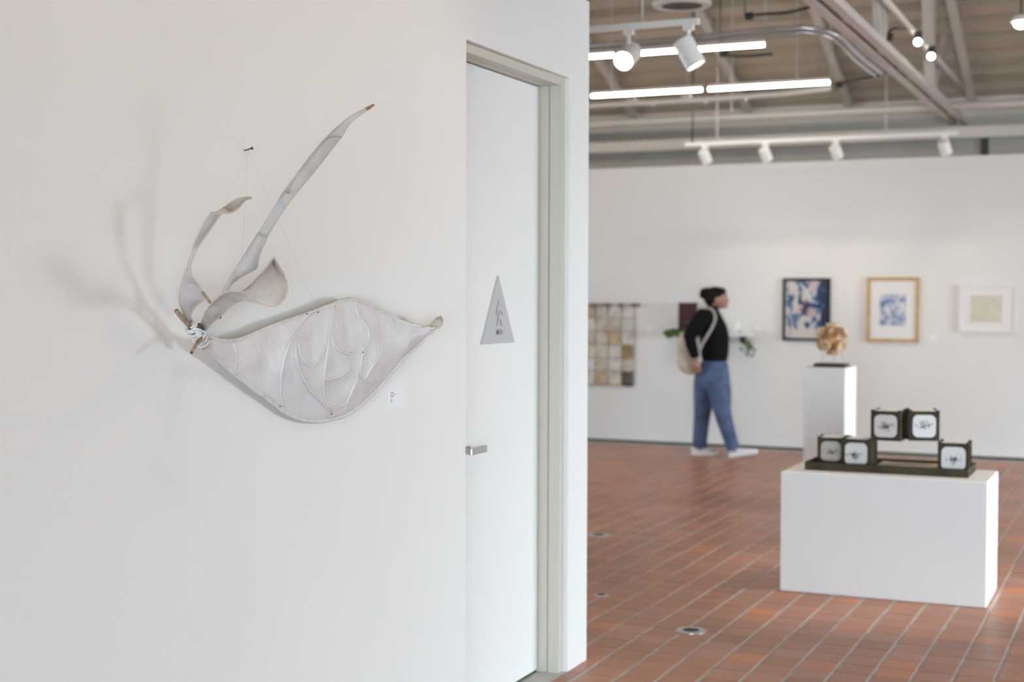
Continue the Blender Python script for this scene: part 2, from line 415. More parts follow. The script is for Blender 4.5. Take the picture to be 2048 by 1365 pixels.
trim = st('trim_1', mb, M['frame'], bevel=.0015)
LX = WX - .115            # face of the door leaf
mb = MB().box(LX - .045, LX, DY0 + .048, JY - .004, .012, HZ - .004)
door = st('door_1', mb, M['wall'], bevel=.001)
MB().box(LX - .04, LX - .012, JY - .004, JY - .0002, .002, HZ).box(LX - .04, LX - .012, DY0 + .05, JY, HZ - .004, HZ - .0005).box(LX - .04, LX - .006, DY0 + .05, JY - .004, .0005, .012).build('black_fill', M['near_black'], door)  # black strips paint the shade in the gaps around the leaf
# lever handle
hy, hz = 4.80, 1.005
h = MB(); h.tube([(LX, hy, hz), (LX + .010, hy, hz)], .027, 24); rose = h.build('handle_rose', M['chrome'], door, smooth=False)
h = MB(); h.tube([(LX + .008, hy, hz), (LX + .052, hy, hz)], .011, 16).build('handle_neck', M['chrome'], rose)
h = MB().box(LX + .046, LX + .060, hy - .012, hy + .125, hz - .013, hz + .013); h.build('lever', M['chrome'], rose, bevel=.003)
# the floor strip inside the doorway
st('trim_2', MB().box(LX - .05, WX - .003, DY0 + .002, DY1 - .002, -.006, .0005), M['grout'])

# roof: corrugated deck panels over rafters
def roof_pt(y): return EAVE_Z + SL * (EAVE_Y - y)
up_n = Vector((0, SL, 1)).normalized(); along = Vector((0, -1, SL)).normalized()
mb = MB()
mb.extrude_profile([(0, .10), (9.75, .10), (9.75, .14), (0, .14)], (XL, EAVE_Y, EAVE_Z), (XR, EAVE_Y, EAVE_Z), along, up_n)
ceil = st('ceiling', mb, M['ceil'])
prof = [(0, 0), (.15, 0), (.165, .085), (.29, .085), (.305, 0), (.305, .10), (0, .10)]
for k in range(31):
    a = Vector((XL, EAVE_Y, EAVE_Z)) + along * (.305 * k); b = a + Vector((XR - XL, 0, 0))
    MB().extrude_profile(prof, a, b, along, up_n).build('deck_panel', M['ceil'], ceil)
RZ = roof_pt(RIDGE_Y)
st('ceiling_back', MB().extrude_profile([(0, 0), (12.05, 0), (12.05, .14), (0, .14)], (XL, RIDGE_Y, RZ), (XR, RIDGE_Y, RZ), Vector((0, -1, -.28)).normalized(), Vector((0, -.28, 1)).normalized()), M['ceil'])
for k, X in enumerate((-7.75, -6.55, -5.365, -4.06, -2.98, -1.742, -.5, .7, 1.9, 3.1, 4.3, 5.5)):
    a = Vector((X, EAVE_Y - .02, EAVE_Z - .075)); b = a + along * 9.4
    mb = MB().beam(a, b, .085, .012, up_n)
    mb.beam(a + up_n * .066, b + up_n * .066, .03, .12, up_n)
    mb.build('rafter', M['steel'], ceil)

# ledger beam, wall plate, purlin
def top(name, mb, mat, label, cat, group=None, **k): return tag(mb.build(name, mat, **k), label, cat, group)
top('ledger_beam', MB().box(XL, XR, 15.06, 15.16, 3.175, 3.29), M['pale'], 'wide pale beam running just above the far gallery wall', 'beam')
top('round_purlin', MB().tube([(XL + .05, 14.5, 3.43), (XR - .05, 14.5, 3.43)], .036, 14), M['pale'], 'long pale pipe running across under the roof above the ledger beam', 'pipe', smooth=True)
top('gap_post', MB().box(-1.62, -1.56, 15.08, 15.20, 2.98, 3.175), M['cable'], 'short dark post in the gap under the ledger beam at the right', 'post')

# truss along Y
TXc, TZ = -1.86, 3.40
tr = thing('roof_truss', (TXc, 15.3, TZ), 'pale steel roof truss of paired angles slanting from the top centre to the far wall', 'truss')
for s in (-1, 1):
    mb = MB(); x = TXc + s * .024
    mb.box(min(x, x + s * .062), max(x, x + s * .062), 6.6, 15.3, TZ - .058, TZ - .050).box(min(x, x + s * .008), max(x, x + s * .008), 6.6, 15.3, TZ - .05, TZ + .055)
    mb.build('bottom_chord', M['steel'], tr)
for y in (8.0, 9.45, 10.75, 12.1, 13.4, 14.6):
    MB().box(TXc - .015, TXc + .015, y - .10, y + .10, TZ - .04, TZ + .05).build('gusset_plate', M['steel'], tr)
web = [((10.75, 3.40), (10.75, 5.35), .055), ((10.85, 3.42), (11.5, 5.05), .03), ((10.65, 3.42), (9.7, 5.7), .05), ((13.25, 3.42), (12.9, 4.5), .085),
       ((13.35, 3.42), (13.35, 4.32), .045), ((13.45, 3.42), (14.05, 4.05), .04), ((8.0, 3.42), (8.0, 6.4), .055), ((8.1, 3.42), (9.4, 5.9), .045)]
for (ya, za), (yb, zb), wd in web:
    MB().beam((TXc, ya, za), (TXc, yb, zb), wd, wd, (1, 0, 0)).build('web_member', M['steel'], tr)
# thin pipe above the chord with two reflector bulbs
pp = thing('upper_pipe', (-1.78, 14.9, 3.66), 'thin pale pipe above the truss carrying two bright little lamps', 'pipe')
MB().tube([(-1.78, 9.4, 3.69), (-1.78, 12.5, 3.67), (-1.78, 14.95, 3.66)], .024, 10).build('pipe_run', M['pale'], pp, smooth=True)
for y in (11.72, 12.45):
    MB().tube([(-1.74, y, 3.67), (-1.74, y, 3.60)], .03, 12).build('lamp_socket', M['cable'], pp)
    ellipsoid((-1.74, y - .02, 3.585), .028).build('bulb', M['bulb'], pp, smooth=True)

# conduits and sprinkler pipe
def sight(px, py, X=None, Y=None, Z=None):
    d = FW + RT * ((px - 1024) / FPX) - UP * ((py - 682.5) / FPX)
    t = X / d.x if X is not None else Y / d.y if Y is not None else (Z - CAM_H) / d.z
    return CPOS + d * t
cp = [(-4.6, 9.7, 3.375), (-3.75, 9.7, 3.37), (-2.95, 9.7, 3.38), (-2.42, 9.7, 3.395), (-2.15, 9.72, 3.385), (-2.0, 9.85, 3.35), (-1.95, 10.15, 3.30), (-1.94, 10.6, 3.285), (-1.93, 11.2, 3.285)]
top('bent_conduit', MB().tube(cat_rom(cp, 6), .016, 10), M['zinc'], 'silver conduit bending down alongside the truss', 'conduit', smooth=True)
cp2 = [(-4.6, 9.76, 3.365), (-3.75, 9.76, 3.355), (-2.95, 9.76, 3.36), (-2.40, 9.76, 3.37), (-2.12, 9.80, 3.36), (-2.02, 9.95, 3.32), (-1.975, 10.2, 3.265), (-1.965, 10.6, 3.25), (-1.96, 11.1, 3.25)]
top('lower_conduit', MB().tube(cat_rom(cp2, 6), .011, 8), M['zinc'], 'thin dark grey conduit just under the bent silver one', 'conduit', smooth=True)
sp = thing('sprinkler_pipe', (-4.2, 12.6, 3.39), 'pale sprinkler pipe with small heads hanging below the lower tube lights', 'pipe')
MB().tube([(-6.2, 12.6, 3.33), sight(1180, 211, Y=12.6), sight(1400, 199, Y=12.6), sight(1560, 188, Y=12.6), sight(1662, 176, Y=12.6)], .024, 12).build('pipe_run', M['pale'], sp, smooth=True)
for x in (-5.6, -4.62, -2.9):
    MB().tube([(x, 12.6, 3.39), (x, 12.6, roof_pt(12.6))], .006, 6).build('pipe_hanger', M['steel'], sp)
for x in (-4.42, -3.9):
    MB().tube([(x - .04, 12.6, 3.373 if x < -4 else 3.385), (x + .04, 12.6, 3.375 if x < -4 else 3.387)], .034, 12).build('pipe_coupling', M['steel'], sp)
for x in (-4.22, -3.72, -3.35):
    mb = MB().tube([(x, 12.6, 3.36), (x, 12.6, 3.325)], .012, 8); mb.tube([(x, 12.6, 3.325), (x, 12.6, 3.319)], .022, 10); mb.build('sprinkler_head', M['chrome'], sp)
for i, (pts, lab) in enumerate([
        ([sight(1490, 33, Y=10.5), sight(1530, 28, Y=10.6), sight(1580, 24, Y=10.7), sight(1640, 8, Y=10.8)], 'black cable run slung left of the truss top'),
        ([sight(1440, 108, Y=11.5), sight(1470, 112, Y=11.5), sight(1500, 112, Y=11.5), sight(1545, 108, Y=11.6)], 'short dark cable between the two rows of tube lights'),
        ([sight(1672, 170, Y=12.4), sight(1720, 158, Y=12.2), sight(1760, 150, Y=12), sight(1790, 135, Y=11.5)], 'dark cable reaching from the lower tube light to the truss'),
        ([sight(1770, 75, Y=11), sight(1785, 58, Y=11.1), sight(1802, 58, Y=11.3), sight(1820, 62, Y=11.7)], 'thin black cable looping to the little lamps above the truss')]):
    mb = MB().tube(cat_rom(pts, 6), .011, 6); mb.tube([pts[0], pts[0] + Vector((.06, 0, 0))], .028, 8)
    if i in (0, 1): mb.tube([pts[0], Vector((pts[0].x, pts[0].y, roof_pt(pts[0].y) + .01))], .005, 5)
    top('cable', mb, M['cable'], lab, 'cable', smooth=True)
for px_, y0, y1, Y, lab in ((1385, 45, 285, 13.2, 'thin rod hanging by the left end of the far light track'), (1530, 0, 62, 10.9, 'thin rod hanging above the end of the upper tube light'),
                            (1661, 60, 172, 12.99, 'thin rod hanging at the end of the lower tube light'), (1463, 188, 225, 12.9, 'short rod under the joint of the lower tube lights')):
    a, b = sight(px_, y0, Y=Y), sight(px_, y1, Y=Y); a.x = b.x
    a.z = roof_pt(Y) + .02
    top('hanger_rod', MB().tube([a, b], .009, 6), M['steel' if px_ != 1385 else 'cable'], lab, 'rod', 'hanger rods')

# round duct outlet
dt = thing('ceiling_duct', (-2.87, 9.16, 3.5), 'round white duct mouth with a dark opening near the top edge', 'duct')
def ringpts(c, r, n=40): return [(c[0] + r * math.cos(2 * math.pi * k / n), c[1] + r * math.sin(2 * math.pi * k / n), c[2]) for k in range(n)]
mb = MB(); n = 40
rr = [(.135, 3.50), (.135, 3.485), (.19, 3.485), (.195, 3.50), (.19, 3.52), (.15, 3.54), (.15, roof_pt(9.16) - .02), (.14, roof_pt(9.16) - .02), (.135, 3.54)]
vs_ = []; fs_ = []
for r_, z_ in rr: vs_ += ringpts((-2.87, 9.16, z_), r_, n)
m_ = len(rr)
for i in range(m_):
    for k in range(n): fs_.append((i * n + k, i * n + (k + 1) % n, ((i + 1) % m_) * n + (k + 1) % n, ((i + 1) % m_) * n + k))
mb.add(vs_, fs_).build('duct_sleeve', M['pale'], dt, smooth=False)
MB().tube([(-2.87, 9.16, 3.487), (-2.87, 9.16, 3.492)], .1345, 40).build('duct_shade_disc', M['cable'], dt)  # black disc just inside the lip paints the shade within the duct

# tube lights
def tube_light(x0, x1, y, z, lab):
    t = thing('tube_light', ((x0 + x1) / 2, y, z), lab, 'tube light', 'tube lights')
    MB().tube([(x0, y, z), (x1, y, z)], .014, 12).build('tube', M['led'], t, smooth=True)
    MB().box(x0, x1, y - .020, y + .020, z + .013, z + .04).build('housing', M['lampw'], t)
    for x in (x0 + .15, x1 - .15):
        MB().tube([(x, y, z + .039), (x, y, roof_pt(y))], .003, 5).build('suspension_wire', M['steel'], t)
    for x in (x0, x1):
        MB().tube([(x - .006, y, z), (x + .006, y, z)], .016, 12).build('end_cap', M['lampw'], t)
tube_light(-3.93, -2.745, 10.87, 3.5, 'upper glowing tube light ending right of the two white spotlights')
tube_light(-5.13, -3.96, 10.87, 3.5, 'upper glowing tube light hidden behind the partition edge')
tube_light(-4.965, -3.865, 12.99, 3.5, 'lower glowing tube light, left one of the pair')
tube_light(-3.812, -2.69, 12.99, 3.5, 'lower glowing tube light, right one of the pair')

for x_, y_, l_ in ((-7.2, 10.87, 'tube light in the upper row far left behind the partition'), (-7.35, 12.99, 'tube light in the lower row far left behind the partition'), (-6.1, 12.99, 'tube light in the lower row just left of the pair, behind the partition'),
                   (1.2, 10.87, 'tube light of the upper row right of the picture'), (1.2, 12.99, 'tube light of the lower row right of the picture'), (-4.5, 8.3, 'tube light in the overhead row nearer the viewer, left'), (-1.0, 8.3, 'tube light in the overhead row nearer the viewer, middle'), (2.0, 8.3, 'tube light in the overhead row nearer the viewer, right')):
    tube_light(x_ - .57, x_ + .57, y_, 3.5 if y_ > 9 else 3.75, l_)  # added tubes out of view, filling light towards the far wall

# track lights
def track(x0, x1, y, z, lab, axis='x', h=.035, rods=()):
    t = thing('light_track', ((x0 + x1) / 2, y, z) if axis == 'x' else (y, (x0 + x1) / 2, z), lab, 'light track')
    if axis == 'x': MB().box(x0, x1, y - .018, y + .018, z, z + h).build('rail', M['lampw'], t, bevel=.003)
    else: MB().box(y - .018, y + .018, x0, x1, z, z + h).build('rail', M['lampw'], t, bevel=.003)
    for q in rods:
        p = (q, y) if axis == 'x' else (y, q)
        MB().tube([(p[0], p[1], z + h), (p[0], p[1], roof_pt(p[1]) if p[1] > RIDGE_Y else 5.0)], .007, 6).build('suspension_rod', M['steel'], t)
    return t
def spot(p, aim, rad, ln, lab, mat, power=0, size=.03, ang=60, group=None, color=(1, .82, .62), stem=.07):
    """p: point under the rail; aim: direction of the beam"""
    p = Vector(p); d = Vector(aim).normalized()
    t = thing('spotlight', p, lab, 'spotlight', group)
    MB().box(p.x - .03, p.x + .03, p.y - .018, p.y + .018, p.z - .03, p.z).build('adapter', M['lampw'], t, bevel=.003)
    MB().tube([p - Vector((0, 0, .03)), p - Vector((0, 0, .03 + stem))], .012, 10).build('stem', M['lampw'], t)
    c = p - Vector((0, 0, .03 + stem + rad * .75))
    a = c - d * ln * .45; b = c + d * ln * .55
    MB().spin(a, d, [(0, .0), (0, rad * .8), (.004, rad * .93), (.014, rad), (ln, rad), (ln, rad * .92), (ln - .02, rad * .90), (ln - .02, .0)], 28).build('head', M['lampw'], t, smooth=False)
    MB().tube([b - d * .0195, b - d * .012], rad * .87, 24).build('lamp_face', mat, t)
    if power:
        l = bpy.data.lights.new('beam', 'SPOT'); l.energy = power; l.spot_size = R(ang); l.spot_blend = .6; l.shadow_soft_size = size; l.color = color
        o = bpy.data.objects.new('beam', l); COL.objects.link(o); o.parent = t
        o.location = b + d * .012 - p; o.rotation_euler = d.to_track_quat('-Z', 'Y').to_euler()
    return t
track(-4.6, -2.33, 7.75, 3.085, 'white light track end carrying the two large spotlights', rods=(-2.66, -4.3))
spot((-2.74, 7.75, 3.085), -FW * .78 - RT * .38 - UP * .50, .058, .17, 'large white spotlight with its glowing face turned to the viewer', M['bulb'], 6, .04, 70)
spot((-2.39, 7.75, 3.085), RT * .44 - UP * .85 - FW * .08, .058, .17, 'large white spotlight turned away at the end of the track', M['bulbdim'], 0)
track(-4.222, -1.656, 13.6, 3.05, 'long thin light track in front of the far wall carrying four small spotlights', rods=(-2.3, -3.9))
LABS = ('small white spotlight nearest the left end of the far track', 'small white spotlight second from the left on the far track', 'small white spotlight third from the left on the far track', 'small white spotlight at the right end of the far track')
for x, l in zip((-4.02, -3.425, -2.755, -1.775), LABS):
    spot((x, 13.6, 3.05), (.22, .5, -.8), .052, .13, l, M['bulbdim'], 10, .05, 75, 'small spotlights on the far track', stem=.03)
# a second run over the near partition, above the frame
track(1.6, 7.95, -.55, 3.35, 'white light track overhead facing the near partition, out of the picture', 'y', rods=(2.2, 4.8))
for y, aim, pw in ((2.3, (-1.65, .9, -1.75), 15), (4.4, (-1.6, -1.0, -1.85), 15)):
    spot((-.55, y, 3.35), aim, .055, .15, 'overhead white spotlight out of the picture, %s the sculpture' % ('nearer the viewer than' if y < 3 else 'further off than'), M['bulb'], pw, .035, 100, 'overhead spotlights out of the picture', (1, .79, .52))
spot((-.55, 7.7, 3.35), (-.68, .22, -2.6), .055, .15, 'overhead white spotlight out of the picture, aimed at the low plinth', M['bulb'], 85, .04, 46, 'overhead spotlights out of the picture', (1, .90, .74))
# pendant at the right edge
pd = thing('pendant_lamp', (-.93, 11.15, 3.58), 'small hanging lamp at the top right corner of the picture', 'lamp')
MB().tube([(-.93, 11.15, 3.63), (-.93, 11.15, roof_pt(11.15))], .006, 6).build('lamp_cord', M['cable'], pd)
MB().rings([(-.93, 11.15, 3.64, .02, .02), (-.93, 11.15, 3.625, .06, .06), (-.93, 11.15, 3.585, .075, .075)], 20).build('lamp_shade', M['lampw'], pd)
ellipsoid((-.93, 11.15, 3.572), (.05, .05, .035)).build('bulb', M['bulb'], pd, smooth=True)

# ------------------------------------------------------------------ plinths and what stands on them
top('low_plinth', MB().box(-1.829, -.768, 7.655, 8.19, 0, .645), M['plinth'], 'low wide white plinth on the tiled floor carrying the row of dark cubes', 'plinth', bevel=.006)
top('tall_plinth', MB().box(-2.355, -2.055, 10.55, 10.98, 0, 1.068), M['plinth'], 'tall narrow white plinth carrying the round wooden ball', 'plinth', bevel=.004)

# geometric wooden ball on a black stand
bs = thing('wooden_ball', (-2.19, 10.72, 1.068), 'honey coloured faceted wooden ball on three pins above a black base', 'sculpture')
MB().box(-2.305, -2.075, 10.64, 10.80, 1.068, 1.094).build('base', M['black'], bs, bevel=.002)
for x in (-2.265, -2.165, -2.10): MB().tube([(x, 10.72, 1.09), (x * .75 - 2.19 * .25, 10.72, 1.20)], .0045, 8).build('pin', M['chrome'], bs)
M['ballwood'] = mk('ball_wood', (.52, .30, .13), .55, var=.5, vscale=16, var2=(.26, .12, .04))
M['balllight'] = mk('ball_wood_pale', (.68, .48, .29), .55, var=.3, vscale=20)
BC = Vector((-2.187, 10.72, 1.275))
bm = bmesh.new(); bmesh.ops.create_icosphere(bm, subdivisions=1, radius=.106)
core = MB().add([BC + v.co for v in bm.verts], [[v.index for v in f.verts] for f in bm.faces]); core.build('core', M['ballwood'], bs)
for k, v in enumerate(bm.verts):
    # a conical cup grows from each vertex
    d = v.co.normalized(); c = BC + d * .074
    a = d.orthogonal().normalized(); b = d.cross(a); mbc = MB(); vs_ = []; fs_ = []
    seg = [(0, .020), (.018, .040), (.040, .046), (.044, .036), (.030, .018), (.027, .0)]
    nn = 6 if k % 2 else 7
    for h_, r_ in seg:
        for q in range(nn): vs_.append(c + d * h_ + (a * math.cos(2 * math.pi * q / nn + k) + b * math.sin(2 * math.pi * q / nn + k)) * max(r_, .001))
    for i in range(len(seg) - 1):
        for q in range(nn): fs_.append((i * nn + q, i * nn + (q + 1) % nn, (i + 1) * nn + (q + 1) % nn, (i + 1) * nn + q))
    fs_.append(tuple(reversed(range(nn)))); fs_.append(tuple((len(seg) - 1) * nn + q for q in range(nn)))
    mbc.add(vs_, fs_).build('knob', M['balllight' if k % 3 else 'ballwood'], bs)
bm.free()

# dark cubes with drawn eyes on a tray
def eye_mat(seed, tint):
    m = bpy.data.materials.new('eye_drawing'); m.use_nodes = True; nt = m.node_tree; b = nt.nodes['Principled BSDF']; L = nt.links.new
    tc = nt.nodes.new('ShaderNodeTexCoord'); mp = nt.nodes.new('ShaderNodeMapping'); L(tc.outputs['Generated'], mp.inputs[0])
    rnd = random.Random(seed)
    mp.inputs['Location'].default_value = (-.5 + rnd.uniform(-.08, .08), -.5, -.5 + rnd.uniform(-.06, .06)); 
    mp2 = nt.nodes.new('ShaderNodeMapping'); mp2.inputs['Scale'].default_value = (1.0, 0.0, 1.7); mp2.inputs['Rotation'].default_value = (0, rnd.uniform(-.25, .25), 0); L(mp.outputs[0], mp2.inputs[0])
    ln = nt.nodes.new('ShaderNodeVectorMath'); ln.operation = 'LENGTH'; L(mp2.outputs[0], ln.inputs[0])
    n = nt.nodes.new('ShaderNodeTexNoise'); n.inputs['Scale'].default_value = 7; n.inputs['Detail'].default_value = 5; n.noise_dimensions = '4D'; n.inputs['W'].default_value = seed * 3.7; L(tc.outputs['Generated'], n.inputs['Vector'])
    s = nt.nodes.new('ShaderNodeMath'); s.operation = 'MULTIPLY_ADD'; s.inputs[1].default_value = 1.3; L(n.outputs['Fac'], s.inputs[0]); L(ln.outputs['Value'], s.inputs[2])
    r = nt.nodes.new('ShaderNodeValToRGB'); L(s.outputs[0], r.inputs[0]); e = r.color_ramp.elements
    e[0].position = .60; e[0].color = (.03, .03, .03, 1); e[1].position = 1.06; e[1].color = (*tint, 1)
    q = e.new(.72); q.color = (.16, .155, .15, 1); q = e.new(.86); q.color = tuple(c * .68 for c in tint) + (1,)
    L(r.outputs[0], b.inputs['Base Color']); b.inputs['Roughness'].default_value = .5
    return m
def rounded_plate(c, u, v, nrm, half, rad, th, k=5):
    c, u, v, nrm = Vector(c), Vector(u), Vector(v), Vector(nrm); pts = []
    for sx, sy, a0 in ((1, 1, 0), (-1, 1, 90), (-1, -1, 180), (1, -1, 270)):
        for i in range(k + 1):
            a = R(a0 + 90 * i / k); pts.append((sx * (half - rad) + rad * math.cos(a), sy * (half - rad) + rad * math.sin(a)))
    n = len(pts); mb = MB()
    mb.add([c + u * x + v * y for x, y in pts] + [c + u * x + v * y + nrm * th for x, y in pts],
           [tuple(reversed(range(n))), tuple(range(n, 2 * n))] + [(i, (i + 1) % n, n + (i + 1) % n, n + i) for i in range(n)])
    return mb
TT = .645
cs = thing('cube_sculpture', (-1.3, 7.95, TT), 'five dark wooden cubes with drawn eyes bridging a long tray', 'sculpture')
tb_ = MB().box(-1.727, -.878, 7.775, 8.13, TT, TT + .012)
tb_.box(-1.727, -.878, 7.775, 7.787, TT + .012, TT + .044).box(-1.727, -.878, 8.118, 8.13, TT + .012, TT + .044).box(-1.727, -1.715, 7.787, 8.118, TT + .012, TT + .044).box(-.89, -.878, 7.787, 8.118, TT + .012, TT + .044)
tray = tb_.build('tray', M['wood_dark'], cs, bevel=.0015)
MB().box(-1.365, -1.05, 7.80, 8.10, TT + .012, TT + .032).build('mosaic_panel', M['copper'], tray)
CB = [(-1.632, 8.045, TT + .012, .148, 4, 1, (.50, .46, .40)), (-1.462, 7.925, TT + .012, .158, -3, 2, (.70, .70, .71)), (-1.304, 7.905, TT + .171, .158, -3, 3, (.66, .63, .63)),
      (-1.140, 7.985, TT + .171, .158, 15, 4, (.68, .68, .69)), (-.962, 7.915, TT + .012, .160, 2, 5, (.72, .71, .72))]
CLAB = ('dark cube at the left back with a beige eye drawing', 'dark cube at the lower left with a pale eye drawing', 'raised dark cube on the left of the bridge', 'raised dark cube on the right of the bridge', 'dark cube at the right end with a smudged eye drawing')
for (cx, cy, z0, s, rot, seed, tint), cl in zip(CB, CLAB):
    rm = Matrix.Rotation(R(rot), 3, 'Z'); C0 = Vector((cx, cy, z0 + s / 2)); ux, uy, uz = rm @ Vector((1, 0, 0)), rm @ Vector((0, 1, 0)), Vector((0, 0, 1))
    mb = MB(); b_ = .017; h2 = s / 2
    for i in (-1, 1):
        for j in (-1, 1):
            e = .006 if True else 0
            q = C0 + ux * i * (h2 - b_ / 2) + uy * j * (h2 - b_ / 2); mb.beam(q - uz * h2, q + uz * (h2 + e), b_, b_, uy)
            q = C0 + ux * i * (h2 - b_ / 2) + uz * j * (h2 - b_ / 2); mb.beam(q - uy * (h2 - b_), q + uy * (h2 - b_), b_, b_, uz)
            q = C0 + uy * i * (h2 - b_ / 2) + uz * j * (h2 - b_ / 2); mb.beam(q - ux * (h2 - b_), q + ux * (h2 - b_), b_, b_, uz)
    # recessed dark boards between the bars
    for d, sd in ((uy, ux), (ux, uy)):
        for i in (-1, 1):
            q = C0 + d * i * (h2 - .010); mb.beam(q - uz * (h2 - b_), q + uz * (h2 - b_), s - 2 * b_, .006, d)
    mb.beam(C0 - uz * (h2 - .01) - ux * (h2 - b_), C0 - uz * (h2 - .01) + ux * (h2 - b_), s - 2 * b_, .006, uz)
    cube = mb.build('cube', M['wood_dark'], cs); cube['label'] = cl
    em = eye_mat(seed, tint)
    rounded_plate(C0 - uy * (h2 - .0075), ux, uz, -uy, h2 - .0195, .028, .010).build('eye_panel', em, cube)
    rounded_plate(C0 + uy * (h2 - .0075), ux, uz, uy, h2 - .016, .026, .006).build('eye_panel', em, cube)
    rounded_plate(C0 + uz * (h2 - .010), ux, uy, uz, h2 - .018, .012, .012).build('top_panel', M['ceramic'], cube)

# ------------------------------------------------------------------ things on the far wall
def art_blue(seed):
    m = bpy.data.materials.new('abstract_print'); m.use_nodes = True; nt = m.node_tree; b = nt.nodes['Principled BSDF']; L = nt.links.new
    tc = nt.nodes.new('ShaderNodeTexCoord')
    n = nt.nodes.new('ShaderNodeTexNoise'); n.noise_dimensions = '4D'; n.inputs['W'].default_value = seed; n.inputs['Scale'].default_value = 4.2; n.inputs['Detail'].default_value = 3; n.inputs['Distortion'].default_value = 1.2; L(tc.outputs['Generated'], n.inputs['Vector'])
    sx = nt.nodes.new('ShaderNodeSeparateXYZ'); L(tc.outputs['Generated'], sx.inputs[0])
    def math_(op, a, b_, c=None):
        q = nt.nodes.new('ShaderNodeMath'); q.operation = op
        for i, v in enumerate((a, b_, c)):
            if v is None: continue
            if isinstance(v, (int, float)): q.inputs[i].default_value = v
            else: L(v, q.inputs[i])
        return q.outputs[0]
    # darker towards the right, paler towards the lower edge
    xr = math_('POWER', sx.outputs[0], 6.0); f = math_('MULTIPLY_ADD', xr, -.35, n.outputs['Fac'])
    low = math_('SUBTRACT', .42, sx.outputs[2]); low = math_('MAXIMUM', low, 0); inx = math_('MULTIPLY', sx.outputs[0], math_('SUBTRACT', 1.15, sx.outputs[0]))
    f = math_('ADD', f, math_('MULTIPLY', math_('MULTIPLY', low, inx), 1.6))
    r = nt.nodes.new('ShaderNodeValToRGB'); L(f, r.inputs[0]); e = r.color_ramp.elements
    e[0].position = .28; e[0].color = (.012, .018, .06, 1); e[1].position = .64; e[1].color = (.62, .58, .52, 1)
    for p, c in ((.40, (.022, .045, .13)), (.465, (.04, .11, .24)), (.50, (.30, .36, .45)), (.545, (.58, .54, .50))):
        q = e.new(p); q.color = (*c, 1)
    def dot(cx, cz, rad, col, prev):
        mp = nt.nodes.new('ShaderNodeMapping'); mp.inputs['Location'].default_value = (-cx, 0, -cz); L(tc.outputs['Generated'], mp.inputs[0])
        mp2 = nt.nodes.new('ShaderNodeMapping'); mp2.inputs['Scale'].default_value = (1 / rad, 0, 1 / (rad * .8)); L(mp.outputs[0], mp2.inputs[0])
        ln = nt.nodes.new('ShaderNodeVectorMath'); ln.operation = 'LENGTH'; L(mp2.outputs[0], ln.inputs[0])
        mr = nt.nodes.new('ShaderNodeMapRange'); mr.inputs[1].default_value = .6; mr.inputs[2].default_value = 1.1; mr.inputs[3].default_value = .85; mr.inputs[4].default_value = 0; L(ln.outputs['Value'], mr.inputs[0])
        mx = nt.nodes.new('ShaderNodeMix'); mx.data_type = 'RGBA'; L(mr.outputs[0], mx.inputs[0]); L(prev, mx.inputs[6]); mx.inputs[7].default_value = (*col, 1); return mx.outputs[2]
    c = dot(.62, .45, .13, (.56, .40, .42), r.outputs[0]); c = dot(.47, .64, .055, (.42, .09, .10), c); c = dot(.36, .51, .055, (.45, .12, .11), c); c = dot(.68, .93, .12, (.60, .42, .44), c)
    L(c, b.inputs['Base Color']); b.inputs['Roughness'].default_value = .45
    return m
def print_mat(cols, seed, scale):
    m = bpy.data.materials.new('wash_print'); m.use_nodes = True; nt = m.node_tree; b = nt.nodes['Principled BSDF']; L = nt.links.new
    tc = nt.nodes.new('ShaderNodeTexCoord'); n = nt.nodes.new('ShaderNodeTexNoise'); n.noise_dimensions = '4D'; n.inputs['W'].default_value = seed; n.inputs['Scale'].default_value = scale; n.inputs['Detail'].default_value = 3; n.inputs['Distortion'].default_value = .6
    L(tc.outputs['Generated'], n.inputs['Vector']); r = nt.nodes.new('ShaderNodeValToRGB'); L(n.outputs['Fac'], r.inputs[0]); e = r.color_ramp.elements
    e[0].position = .33; e[0].color = (*cols[0], 1); e[1].position = .66; e[1].color = (*cols[-1], 1)
    for i, c in enumerate(cols[1:-1]): q = e.new(.33 + .33 * (i + 1) / (len(cols) - 1)); q.color = (*c, 1)
    L(r.outputs[0], b.inputs['Base Color']); return m
def picture(name, x0, x1, z0, z1, fw, fmat, dep, art, inner, lab):
    t = thing(name, ((x0 + x1) / 2, FY, z0), lab, 'picture'); y0, y1 = FY - dep, FY - .001
    for nm, q in (('frame_bar', (x0, x1, z1 - fw, z1)), ('frame_bar', (x0, x1, z0, z0 + fw)), ('frame_bar', (x0, x0 + fw, z0 + fw, z1 - fw)), ('frame_bar', (x1 - fw, x1, z0 + fw, z1 - fw))):
        MB().box(q[0], q[1], y0, y1, q[2], q[3]).build(nm, fmat, t, bevel=.002)
    MB().box(x0 + fw, x1 - fw, y0 + .012, y1, z0 + fw, z1 - fw).build('mount', M['mat'], t)
    MB().box(*inner[:2], y0 + .009, y0 + .012, *inner[2:]).build('print', art, t)
    return t
picture('abstract_picture', -3.532, -3.043, 1.134, 1.778, .028, M['blackgreen'], .03, art_blue(3.1), (-3.495, -3.075, 1.165, 1.747), 'dark framed abstract print in navy, cream and pink behind the wooden ball')
picture('blue_print_picture', -2.672, -2.157, 1.133, 1.786, .036, M['gold'], .03, print_mat([(.09, .15, .34), (.22, .30, .50), (.42, .47, .58), (.66, .66, .68), (.74, .72, .70)], 5.3, 4.5), (-2.545, -2.285, 1.30, 1.615), 'honey wood framed picture with a small blue print on white mount')
